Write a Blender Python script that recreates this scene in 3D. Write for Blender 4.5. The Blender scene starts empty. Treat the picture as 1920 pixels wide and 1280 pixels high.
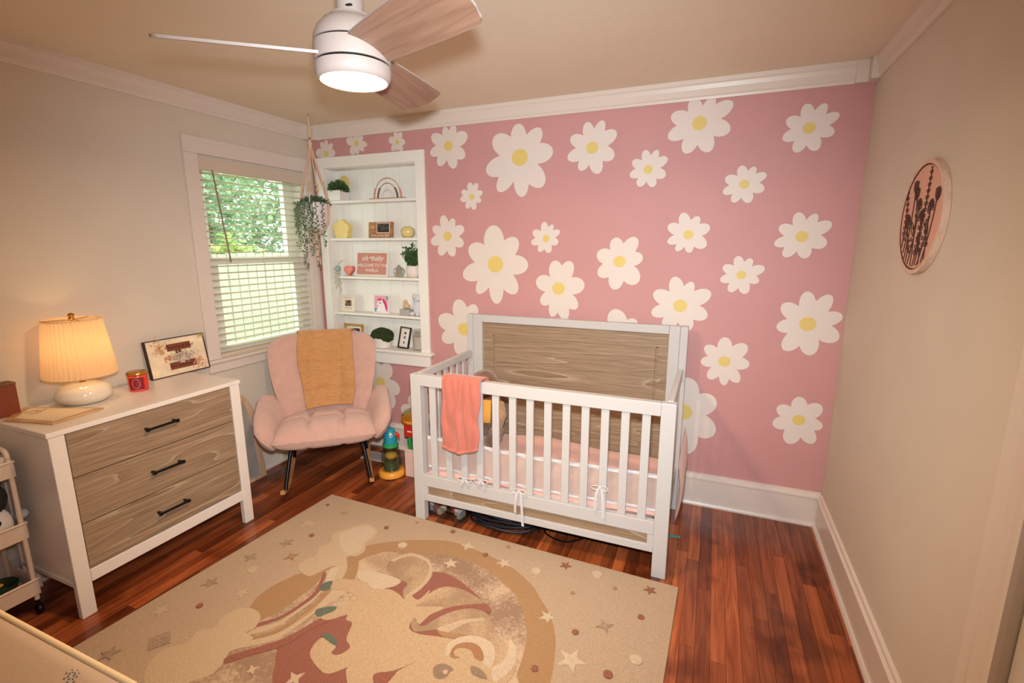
import bpy, bmesh, math, random
from mathutils import Vector, Matrix, Euler, noise
from mathutils.geometry import tessellate_polygon
random.seed(7)
SC = bpy.context.scene
COL = SC.collection
# ---------------------------------------------------------------- camera, world, lights, exposure
cam_data = bpy.data.cameras.new('camera')
cam_data.sensor_width = 36.0
cam_data.lens = 909.5 / 1920 * 36.0
cam_data.clip_start = 0.02
cam = bpy.data.objects.new('camera', cam_data)
COL.objects.link(cam)
CAM = Vector((2.878, -2.9971, 1.5743))
YAW, PIT = 0.3914, -0.1956
fwd = Vector((-math.sin(YAW) * math.cos(PIT), math.cos(YAW) * math.cos(PIT), math.sin(PIT)))
rgt = Vector((math.cos(YAW), math.sin(YAW), 0))
upv = rgt.cross(fwd)
cam.matrix_world = Matrix(((rgt.x, upv.x, -fwd.x, CAM.x), (rgt.y, upv.y, -fwd.y, CAM.y), (rgt.z, upv.z, -fwd.z, CAM.z), (0, 0, 0, 1)))
SC.camera = cam

def S(r, g, b):
    f = lambda c: (c / 255) / 12.92 if c / 255 <= 0.04045 else ((c / 255 + 0.055) / 1.055) ** 2.4
    return (f(r), f(g), f(b), 1.0)

world = bpy.data.worlds.new('world')
SC.world = world
world.use_nodes = True
wn = world.node_tree
bg = wn.nodes['Background']
bg.inputs['Color'].default_value = (0.86, 1.0, 0.92, 1)
bg.inputs['Strength'].default_value = 4.4

def light(name, kind, loc, energy, color, **kw):
    d = bpy.data.lights.new(name, kind)
    d.energy = energy
    d.color = color
    for k, v in kw.items():
        if k != 'aim': setattr(d, k, v)
    o = bpy.data.objects.new(name, d)
    o.location = loc
    if 'aim' in kw:
        o.rotation_euler = (Vector(kw['aim']) - Vector(loc)).to_track_quat('-Z', 'Y').to_euler()
    COL.objects.link(o)
    return o
# late-morning sun on the garden, it comes over the roof and does not enter the window
light('sun', 'SUN', (6, 2, 9), 6.5, (1.0, 0.93, 0.78), angle=0.02, aim=(0, 0, 0.5))
# the photographer's flash, just above the lens, and its spill off the wall and ceiling behind
FLASH = tuple(CAM + upv * 0.15 + rgt * 0.0 + fwd * 0.03)
light('camera_flash', 'SPOT', FLASH, 290, (0.92, 1.0, 1.05), spot_size=math.radians(107), spot_blend=1.0, shadow_soft_size=0.035,
      aim=tuple(CAM + fwd * 2 + upv * 0.06 - rgt * 0.03))
light('fan_lamp_disc', 'AREA', (1.870, -1.757, 2.032), 24, (1.0, 0.68, 0.38), shape='DISK', size=0.17, aim=(1.870, -1.757, 0))
light('lamp_bulb', 'POINT', (0.155, -1.725, 1.12), 6.5, (1.0, 0.70, 0.32), shadow_soft_size=0.03)
SC.view_settings.view_transform = 'Standard'
SC.view_settings.look = 'None'
SC.view_settings.gamma = 1.0
SC.view_settings.use_curve_mapping = False
SC.view_settings.exposure = -0.06

# ---------------------------------------------------------------- materials
MATS = {}
def new_mat(name):
    m = bpy.data.materials.new(name)
    m.use_nodes = True
    return m, m.node_tree.nodes, m.node_tree.links, m.node_tree.nodes['Principled BSDF']

def mat(name, col, rough=0.5, metal=0.0, spec=0.5, bump=0.0, bscale=60.0, var=0.0, vscale=8.0, stretch=(1, 1, 1), coat=0.0, sub=0.0, trans=0.0, emit=None, estr=0.0, alpha=1.0, sheen=0.0, objc=False):
    if name in MATS: return MATS[name]
    m, N, L, P = new_mat(name)
    P.inputs['Base Color'].default_value = col
    P.inputs['Roughness'].default_value = rough
    P.inputs['Metallic'].default_value = metal
    P.inputs['Specular IOR Level'].default_value = spec
    P.inputs['Coat Weight'].default_value = coat
    P.inputs['Transmission Weight'].default_value = trans
    P.inputs['Alpha'].default_value = alpha
    P.inputs['Sheen Weight'].default_value = sheen
    if sub: P.inputs['Subsurface Weight'].default_value = sub
    if emit:
        P.inputs['Emission Color'].default_value = emit
        P.inputs['Emission Strength'].default_value = estr
    if bump or var:
        tc = N.new('ShaderNodeTexCoord')
        mp = N.new('ShaderNodeMapping')
        mp.inputs['Scale'].default_value = stretch
        L.new(tc.outputs['Object'], mp.inputs['Vector'])
    if bump:
        n = N.new('ShaderNodeTexNoise'); n.inputs['Scale'].default_value = bscale; n.inputs['Detail'].default_value = 3
        L.new(mp.outputs['Vector'], n.inputs['Vector'])
        b = N.new('ShaderNodeBump'); b.inputs['Strength'].default_value = bump; b.inputs['Distance'].default_value = 0.01
        L.new(n.outputs['Fac'], b.inputs['Height']); L.new(b.outputs['Normal'], P.inputs['Normal'])
    if var:
        n2 = N.new('ShaderNodeTexNoise'); n2.inputs['Scale'].default_value = vscale; n2.inputs['Detail'].default_value = 4
        L.new(mp.outputs['Vector'], n2.inputs['Vector'])
        r = N.new('ShaderNodeValToRGB')
        r.color_ramp.elements[0].position = 0.35; r.color_ramp.elements[1].position = 0.65
        r.color_ramp.elements[0].color = tuple(c * (1 - var) for c in col[:3]) + (1,)
        r.color_ramp.elements[1].color = tuple(min(1, c * (1 + var)) for c in col[:3]) + (1,)
        L.new(n2.outputs['Fac'], r.inputs['Fac']); L.new(r.outputs['Color'], P.inputs['Base Color'])
    MATS[name] = m
    return m

def wood(name, base, dark, light_, axis='Y', scale=1.0, rough=0.45, bump=0.15, rnd=False):
    if name in MATS: return MATS[name]
    m, N, L, P = new_mat(name)
    tc = N.new('ShaderNodeTexCoord')
    mp = N.new('ShaderNodeMapping')
    st = {'X': (1, 14, 14), 'Y': (14, 1, 14), 'Z': (14, 14, 1)}[axis]
    mp.inputs['Scale'].default_value = tuple(s * scale for s in st)
    if rnd:
        oi = N.new('ShaderNodeObjectInfo'); geo = N.new('ShaderNodeNewGeometry')
        mul = N.new('ShaderNodeMath'); mul.operation = 'MULTIPLY'; mul.inputs[1].default_value = 37.0
        L.new(oi.outputs['Random'], mul.inputs[0])
        add = N.new('ShaderNodeVectorMath'); add.operation = 'ADD'
        L.new(geo.outputs['Position'], add.inputs[0]); L.new(mul.outputs[0], add.inputs[1])
        L.new(add.outputs[0], mp.inputs['Vector'])
    else:
        L.new(tc.outputs['Object'], mp.inputs['Vector'])
    n = N.new('ShaderNodeTexNoise'); n.inputs['Scale'].default_value = 3.0; n.inputs['Detail'].default_value = 6; n.inputs['Distortion'].default_value = 1.2
    L.new(mp.outputs['Vector'], n.inputs['Vector'])
    r = N.new('ShaderNodeValToRGB')
    e = r.color_ramp.elements
    e[0].position = 0.30; e[0].color = dark; e[1].position = 0.72; e[1].color = light_
    x = e.new(0.5); x.color = base
    L.new(n.outputs['Fac'], r.inputs['Fac'])
    out = r.outputs['Color']
    if rnd:
        ramp = N.new('ShaderNodeValToRGB'); ee = ramp.color_ramp.elements
        ee[0].position = 0.0; ee[0].color = (0.52, 0.47, 0.44, 1); ee[1].position = 1.0; ee[1].color = (1.7, 1.8, 1.75, 1)
        y = ee.new(0.5); y.color = (1, 1, 1, 1)
        L.new(oi.outputs['Random'], ramp.inputs['Fac'])
        mx = N.new('ShaderNodeMix'); mx.data_type = 'RGBA'; mx.blend_type = 'MULTIPLY'; mx.inputs['Factor'].default_value = 1
        L.new(out, mx.inputs[6]); L.new(ramp.outputs['Color'], mx.inputs[7])
        # worn dark stains with their own shape
        n4 = N.new('ShaderNodeTexNoise'); n4.inputs['Scale'].default_value = 3.2; n4.inputs['Detail'].default_value = 3
        L.new(geo.outputs['Position'], n4.inputs['Vector'])
        r4 = N.new('ShaderNodeValToRGB'); r4.color_ramp.elements[0].position = 0.34; r4.color_ramp.elements[0].color = (0.45, 0.4, 0.38, 1)
        r4.color_ramp.elements[1].position = 0.46; r4.color_ramp.elements[1].color = (1, 1, 1, 1)
        L.new(n4.outputs['Fac'], r4.inputs['Fac'])
        mx2 = N.new('ShaderNodeMix'); mx2.data_type = 'RGBA'; mx2.blend_type = 'MULTIPLY'; mx2.inputs['Factor'].default_value = 0.8
        L.new(mx.outputs[2], mx2.inputs[6]); L.new(r4.outputs['Color'], mx2.inputs[7])
        out = mx2.outputs[2]
    L.new(out, P.inputs['Base Color'])
    P.inputs['Roughness'].default_value = rough
    b = N.new('ShaderNodeBump'); b.inputs['Strength'].default_value = bump; b.inputs['Distance'].default_value = 0.004
    L.new(n.outputs['Fac'], b.inputs['Height']); L.new(b.outputs['Normal'], P.inputs['Normal'])
    MATS[name] = m
    return m

def oak(name, axis='X', rough=0.55):
    """wire-brushed greige wood with pale cathedral grain"""
    if name in MATS: return MATS[name]
    m, N, L, P = new_mat(name)
    tc = N.new('ShaderNodeTexCoord'); mp = N.new('ShaderNodeMapping')
    L.new(tc.outputs['Object'], mp.inputs['Vector'])
    mp.inputs['Scale'].default_value = {'X': (0.45, 6, 6), 'Y': (6, 0.45, 6)}[axis]
    # broad grain rings
    n = N.new('ShaderNodeTexNoise'); n.inputs['Scale'].default_value = 1.0; n.inputs['Detail'].default_value = 1.5
    L.new(mp.outputs['Vector'], n.inputs['Vector'])
    mu = N.new('ShaderNodeMath'); mu.operation = 'MULTIPLY'; mu.inputs[1].default_value = 15
    fr = N.new('ShaderNodeMath'); fr.operation = 'FRACT'
    L.new(n.outputs['Fac'], mu.inputs[0]); L.new(mu.outputs[0], fr.inputs[0])
    r = N.new('ShaderNodeValToRGB'); e = r.color_ramp.elements
    e[0].position = 0.0; e[0].color = S(188, 166, 140); e[1].position = 1.0; e[1].color = S(150, 124, 98)
    x = e.new(0.10); x.color = S(163, 138, 111)
    L.new(fr.outputs[0], r.inputs['Fac'])
    mp2 = N.new('ShaderNodeMapping'); mp2.inputs['Scale'].default_value = {'X': (3, 90, 90), 'Y': (90, 3, 90)}[axis]
    L.new(tc.outputs['Object'], mp2.inputs['Vector'])
    n2 = N.new('ShaderNodeTexNoise'); n2.inputs['Scale'].default_value = 2; n2.inputs['Detail'].default_value = 3
    L.new(mp2.outputs['Vector'], n2.inputs['Vector'])
    r2 = N.new('ShaderNodeValToRGB'); r2.color_ramp.elements[0].position = 0.3; r2.color_ramp.elements[0].color = (0.72, 0.70, 0.68, 1)
    r2.color_ramp.elements[1].position = 0.7; r2.color_ramp.elements[1].color = (1.12, 1.12, 1.12, 1)
    L.new(n2.outputs['Fac'], r2.inputs['Fac'])
    mx = N.new('ShaderNodeMix'); mx.data_type = 'RGBA'; mx.blend_type = 'MULTIPLY'; mx.inputs['Factor'].default_value = 1
    L.new(r.outputs['Color'], mx.inputs[6]); L.new(r2.outputs['Color'], mx.inputs[7]); L.new(mx.outputs[2], P.inputs['Base Color'])
    P.inputs['Roughness'].default_value = rough
    b = N.new('ShaderNodeBump'); b.inputs['Strength'].default_value = 0.25; b.inputs['Distance'].default_value = 0.003
    L.new(n2.outputs['Fac'], b.inputs['Height']); L.new(b.outputs['Normal'], P.inputs['Normal'])
    MATS[name] = m
    return m

def speckle(name, a, b_, scale=40, rough=0.95):
    if name in MATS: return MATS[name]
    m, N, L, P = new_mat(name)
    tc = N.new('ShaderNodeTexCoord')
    n = N.new('ShaderNodeTexNoise'); n.inputs['Scale'].default_value = scale; n.inputs['Detail'].default_value = 5; n.inputs['Roughness'].default_value = 0.8
    L.new(tc.outputs['Object'], n.inputs['Vector'])
    n0 = N.new('ShaderNodeTexNoise'); n0.inputs['Scale'].default_value = 5; n0.inputs['Detail'].default_value = 2
    L.new(tc.outputs['Object'], n0.inputs['Vector'])
    ad = N.new('ShaderNodeMath'); ad.operation = 'ADD'; L.new(n.outputs['Fac'], ad.inputs[0]); L.new(n0.outputs['Fac'], ad.inputs[1])
    hf = N.new('ShaderNodeMath'); hf.operation = 'MULTIPLY'; hf.inputs[1].default_value = 0.5; L.new(ad.outputs[0], hf.inputs[0])
    r = N.new('ShaderNodeValToRGB'); r.color_ramp.elements[0].position = 0.44; r.color_ramp.elements[0].color = a
    r.color_ramp.elements[1].position = 0.58; r.color_ramp.elements[1].color = b_
    L.new(hf.outputs[0], r.inputs['Fac']); L.new(r.outputs['Color'], P.inputs['Base Color'])
    P.inputs['Roughness'].default_value = rough; P.inputs['Specular IOR Level'].default_value = 0.1
    nb = N.new('ShaderNodeTexNoise'); nb.inputs['Scale'].default_value = 450
    L.new(tc.outputs['Object'], nb.inputs['Vector'])
    bp = N.new('ShaderNodeBump'); bp.inputs['Strength'].default_value = 0.5; bp.inputs['Distance'].default_value = 0.004
    L.new(nb.outputs['Fac'], bp.inputs['Height']); L.new(bp.outputs['Normal'], P.inputs['Normal'])
    MATS[name] = m
    return m

def glass(name, tint=(0.96, 0.98, 0.97, 1), gloss=0.06):
    if name in MATS: return MATS[name]
    m, N, L, P = new_mat(name)
    N.remove(P)
    t = N.new('ShaderNodeBsdfTransparent'); t.inputs['Color'].default_value = tint
    g = N.new('ShaderNodeBsdfGlossy'); g.inputs['Roughness'].default_value = 0.03
    mx = N.new('ShaderNodeMixShader'); mx.inputs[0].default_value = gloss
    L.new(t.outputs[0], mx.inputs[1]); L.new(g.outputs[0], mx.inputs[2])
    L.new(mx.outputs[0], N['Material Output'].inputs['Surface'])
    MATS[name] = m
    return m

def thin_cloth(name, col, trans=0.5, clear=0.0):
    """translucent (and, for mesh or gauze, partly open) fabric"""
    if name in MATS: return MATS[name]
    m, N, L, P = new_mat(name)
    N.remove(P)
    d = N.new('ShaderNodeBsdfDiffuse'); d.inputs['Color'].default_value = col
    t = N.new('ShaderNodeBsdfTranslucent'); t.inputs['Color'].default_value = col
    mx = N.new('ShaderNodeMixShader'); mx.inputs[0].default_value = trans
    L.new(d.outputs[0], mx.inputs[1]); L.new(t.outputs[0], mx.inputs[2])
    o = mx.outputs[0]
    if clear:
        tr = N.new('ShaderNodeBsdfTransparent'); m2 = N.new('ShaderNodeMixShader'); m2.inputs[0].default_value = clear
        L.new(o, m2.inputs[1]); L.new(tr.outputs[0], m2.inputs[2]); o = m2.outputs[0]
    L.new(o, N['Material Output'].inputs['Surface'])
    MATS[name] = m
    return m

WHITE = mat('white_paint', S(222, 213, 204), 0.38, bump=0.02, bscale=30)
TRIM = mat('trim_paint', S(226, 212, 200), 0.35, bump=0.02, bscale=20)
WALLP = mat('wall_paint', S(217, 205, 189), 0.75, bump=0.06, bscale=120, var=0.02, vscale=3)
CEILP = mat('ceiling_paint', S(236, 222, 200), 0.85, bump=0.10, bscale=90, var=0.02, vscale=2)
PINKP = mat('pink_wall_paint', S(203, 147, 144), 0.6, bump=0.05, bscale=120, var=0.02, vscale=3)
BLACK = mat('black_metal', S(20, 18, 20), 0.35, metal=0.5)
OAKX = oak('greige_oak_x', 'X')
OAKY = oak('greige_oak_y', 'Y')
GOLD = mat('gold_metal', S(200, 150, 70), 0.3, metal=0.9)

# ---------------------------------------------------------------- mesh helpers
class MB:
    def __init__(s): s.v = []; s.f = []; s.m = []; s.cur = 0
    def add(s, vs, fs):
        b = len(s.v); s.v += [tuple(v) for v in vs]; s.f += [tuple(i + b for i in f) for f in fs]; s.m += [s.cur] * len(fs)
        return s
    def box(s, x0, x1, y0, y1, z0, z1, M=None):
        vs = [(x, y, z) for x in (x0, x1) for y in (y0, y1) for z in (z0, z1)]
        if M: vs = [tuple(M @ Vector(v)) for v in vs]
        return s.add(vs, [(0, 1, 3, 2), (4, 6, 7, 5), (0, 4, 5, 1), (2, 3, 7, 6), (0, 2, 6, 4), (1, 5, 7, 3)])
    def bar(s, a, b, w, h, up=(0, 0, 1)):
        a, b = Vector(a), Vector(b); d = (b - a); l = d.length; d.normalize(); up = Vector(up)
        sd = d.cross(up); sd = sd.normalized() if sd.length > 1e-6 else Vector((1, 0, 0)); u = sd.cross(d)
        vs = [p + sd * (w / 2 * i) + u * (h / 2 * j) for p in (a, b) for i in (-1, 1) for j in (-1, 1)]
        return s.add(vs, [(0, 1, 3, 2), (4, 6, 7, 5), (0, 4, 5, 1), (2, 3, 7, 6), (0, 2, 6, 4), (1, 5, 7, 3)])
    def tube(s, pts, r, n=8, closed=False, cap=True):
        pts = [Vector(p) for p in pts]; k = len(pts); rs = r if isinstance(r, (list, tuple)) else [r] * k
        vs = []; prev = None
        for i, p in enumerate(pts):
            if closed: d = pts[(i + 1) % k] - pts[i - 1]
            else: d = pts[min(i + 1, k - 1)] - pts[max(i - 1, 0)]
            if d.length < 1e-9: d = Vector((0, 0, 1))
            d.normalize()
            if prev is None:
                u = d.orthogonal().normalized()
            else:
                u = (prev - d * prev.dot(d)); u = u.normalized() if u.length > 1e-6 else d.orthogonal().normalized()
            prev = u; w = d.cross(u)
            for j in range(n):
                t = 2 * math.pi * j / n
                vs.append(p + (u * math.cos(t) + w * math.sin(t)) * rs[i])
        fs = []
        for i in range(k if closed else k - 1):
            for j in range(n):
                a = i * n + j; b = i * n + (j + 1) % n; c = ((i + 1) % k) * n + (j + 1) % n; d_ = ((i + 1) % k) * n + j
                fs.append((a, b, c, d_))
        if cap and not closed:
            fs.append(tuple(range(n - 1, -1, -1))); fs.append(tuple((k - 1) * n + j for j in range(n)))
        return s.add(vs, fs)
    def lathe(s, prof, c=(0, 0, 0), n=32, M=None, cap=True, rfun=None):
        vs = []
        for i, (r, z) in enumerate(prof):
            for j in range(n):
                t = 2 * math.pi * j / n; rr = r * (rfun(t, i) if rfun else 1)
                v = Vector((rr * math.cos(t), rr * math.sin(t), z))
                if M: v = M @ v
                vs.append(v + Vector(c))
        fs = []
        for i in range(len(prof) - 1):
            for j in range(n):
                fs.append((i * n + j, i * n + (j + 1) % n, (i + 1) * n + (j + 1) % n, (i + 1) * n + j))
        if cap:
            fs.append(tuple(range(n - 1, -1, -1))); fs.append(tuple((len(prof) - 1) * n + j for j in range(n)))
        return s.add(vs, fs)
    def ball(s, c, r, n=12, m=8, M=None):
        r = (r, r, r) if not isinstance(r, (tuple, list)) else r
        vs = []; 
        for i in range(1, m):
            ph = math.pi * i / m
            for j in range(n):
                t = 2 * math.pi * j / n
                v = Vector((r[0] * math.sin(ph) * math.cos(t), r[1] * math.sin(ph) * math.sin(t), r[2] * math.cos(ph)))
                vs.append(v)
        vs += [Vector((0, 0, r[2])), Vector((0, 0, -r[2]))]
        if M: vs = [M @ v for v in vs]
        vs = [v + Vector(c) for v in vs]
        fs = []
        for i in range(m - 2):
            for j in range(n):
                fs.append((i * n + j, (i + 1) * n + j, (i + 1) * n + (j + 1) % n, i * n + (j + 1) % n))
        t_, b_ = (m - 1) * n, (m - 1) * n + 1
        for j in range(n):
            fs.append((t_, j, (j + 1) % n)); fs.append((b_, (m - 2) * n + (j + 1) % n, (m - 2) * n + j))
        return s.add(vs, fs)
    def prism(s, poly, z0, z1, fn=None, cap0=True):
        """poly 2D, extruded z0..z1; fn maps (x,y,z)->world"""
        fn = fn or (lambda x, y, z: (x, y, z))
        a = sum(poly[i][0] * poly[(i + 1) % len(poly)][1] - poly[(i + 1) % len(poly)][0] * poly[i][1] for i in range(len(poly)))
        if a < 0: poly = poly[::-1]
        n = len(poly)
        vs = [fn(x, y, z0) for x, y in poly] + [fn(x, y, z1) for x, y in poly]
        tr = tessellate_polygon([[Vector((x, y, 0)) for x, y in poly]])
        fs = []
        for t in tr:
            A, B, C_ = [poly[i] for i in t]
            o = (B[0] - A[0]) * (C_[1] - A[1]) - (B[1] - A[1]) * (C_[0] - A[0])
            t = t if o > 0 else t[::-1]
            fs.append(tuple(i + n for i in t))
            if cap0: fs.append(tuple(t[::-1]))
        for i in range(n): j = (i + 1) % n; fs.append((i, j, j + n, i + n))
        return s.add(vs, fs)
    def sheet(s, P, nu, nv):
        vs = [P(i / nu, j / nv) for j in range(nv + 1) for i in range(nu + 1)]
        fs = [(j * (nu + 1) + i, j * (nu + 1) + i + 1, (j + 1) * (nu + 1) + i + 1, (j + 1) * (nu + 1) + i) for j in range(nv) for i in range(nu)]
        return s.add(vs, fs)
    def pillow(s, P, T, n=20, m=20, sgn=1):
        """closed puffy panel: P(u,v)->mid surface, T(u,v)->half thickness, u,v in -1..1"""
        def pt(u, v): return Vector(P(u, v))
        e = 1e-3; A = []; B = []
        for j in range(m + 1):
            for i in range(n + 1):
                u = math.sin(math.pi / 2 * (2 * i / n - 1)) * 0.35 + 0.65 * (2 * i / n - 1); v = math.sin(math.pi / 2 * (2 * j / m - 1)) * 0.35 + 0.65 * (2 * j / m - 1)
                uu, vv = max(-1 + e, min(1 - e, u)), max(-1 + e, min(1 - e, v))
                N_ = (pt(uu + e, vv) - pt(uu - e, vv)).cross(pt(uu, vv + e) - pt(uu, vv - e))
                N_ = N_.normalized() if N_.length > 0 else Vector((0, 0, 1))
                t = T(u, v)
                t = t if isinstance(t, tuple) else (t, t)
                f = (max(0, 1 - abs(u) ** 5) * max(0, 1 - abs(v) ** 5)) ** 0.45
                p = pt(u, v)
                A.append(p + N_ * t[0] * f * sgn); B.append(p - N_ * t[1] * f * sgn)
        w = n + 1; b = len(A); fs = []
        for j in range(m):
            for i in range(n):
                q = (j * w + i, j * w + i + 1, (j + 1) * w + i + 1, (j + 1) * w + i)
                q = q if sgn > 0 else q[::-1]
                fs.append(q); fs.append(tuple(k + b for k in q[::-1]))
        return s.add(A + B, fs)
    def mesh(s, name, mats, smooth=False, bevel=0.0, seg=2, weld=False, auto=None):
        me = bpy.data.meshes.new(name)
        me.from_pydata(s.v, [], s.f)
        mats = mats if isinstance(mats, (list, tuple)) else [mats]
        for m in mats: me.materials.append(m)
        if len(mats) > 1: me.polygons.foreach_set('material_index', s.m)
        if bevel or weld or auto:
            bm = bmesh.new(); bm.from_mesh(me)
            if weld: bmesh.ops.remove_doubles(bm, verts=bm.verts, dist=1e-5)
            if bevel:
                es = [e for e in bm.edges if len(e.link_faces) == 2 and e.calc_face_angle(0) > 0.6]
                bmesh.ops.bevel(bm, geom=es, offset=bevel, segments=seg, affect='EDGES', profile=0.5, clamp_overlap=True)
            bm.to_mesh(me); bm.free()
        if smooth: me.polygons.foreach_set('use_smooth', [True] * len(me.polygons))
        if auto or (smooth and auto != 0):
            me.set_sharp_from_angle(angle=auto or math.radians(50))
        me.update()
        return me

def link(name, me, parent=None, loc=None, rot=None):
    o = bpy.data.objects.new(name, me); COL.objects.link(o)
    if parent: o.parent = parent
    if loc: o.location = loc
    if rot: o.rotation_euler = rot
    return o
def part(name, mb, m, parent=None, label=None, loc=None, rot=None, **kw):
    o = link(name, mb.mesh(name, m, **kw), parent, loc, rot)
    if label: o['label'] = label
    return o
def struct(name, mb, m, **kw):
    o = part(name, mb, m, **kw); o['kind'] = 'structure'; return o
def tag(o, label, cat, group=None):
    o['label'] = label; o['category'] = cat
    if group: o['group'] = group
    return o
def thing(name, label, cat, loc=(0, 0, 0), rz=0.0, group=None):
    o = bpy.data.objects.new(name, None); COL.objects.link(o)
    o.location = loc; o.rotation_euler = (0, 0, rz)
    return tag(o, label, cat, group)

def text_mesh(s, size, m, shear=0.0, ext=0.0004, bold=0.0, spacing=1.0):
    c = bpy.data.curves.new('lettering', 'FONT'); c.body = s; c.size = size; c.extrude = ext; c.shear = shear; c.offset = bold
    c.align_x = 'CENTER'; c.align_y = 'CENTER'; c.space_character = spacing; c.resolution_u = 3
    o = bpy.data.objects.new('lettering', c); COL.objects.link(o)
    bpy.context.view_layer.update()
    me = bpy.data.meshes.new_from_object(o.evaluated_get(bpy.context.evaluated_depsgraph_get()))
    bpy.data.objects.remove(o); bpy.data.curves.remove(c)
    me.materials.clear(); me.materials.append(m)
    return me

def smooth_closed(pts, k=3):
    n = len(pts); out = []
    for i in range(n):
        p0, p1, p2, p3 = [Vector(pts[(i + d) % n]) for d in (-1, 0, 1, 2)]
        for j in range(k):
            t = j / k
            q = 0.5 * ((2 * p1) + (p2 - p0) * t + (2 * p0 - 5 * p1 + 4 * p2 - p3) * t * t + (3 * p1 - p0 - 3 * p2 + p3) * t ** 3)
            out.append((q.x, q.y))
    return out
def smooth_open(pts, k=5):
    P = [Vector(p) for p in pts]; P = [2 * P[0] - P[1]] + P + [2 * P[-1] - P[-2]]; out = []
    for i in range(1, len(P) - 2):
        p0, p1, p2, p3 = P[i - 1:i + 3]
        for j in range(k):
            t = j / k
            out.append(0.5 * ((2 * p1) + (p2 - p0) * t + (2 * p0 - 5 * p1 + 4 * p2 - p3) * t * t + (3 * p1 - p0 - 3 * p2 + p3) * t ** 3))
    out.append(P[-2])
    return out
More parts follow.
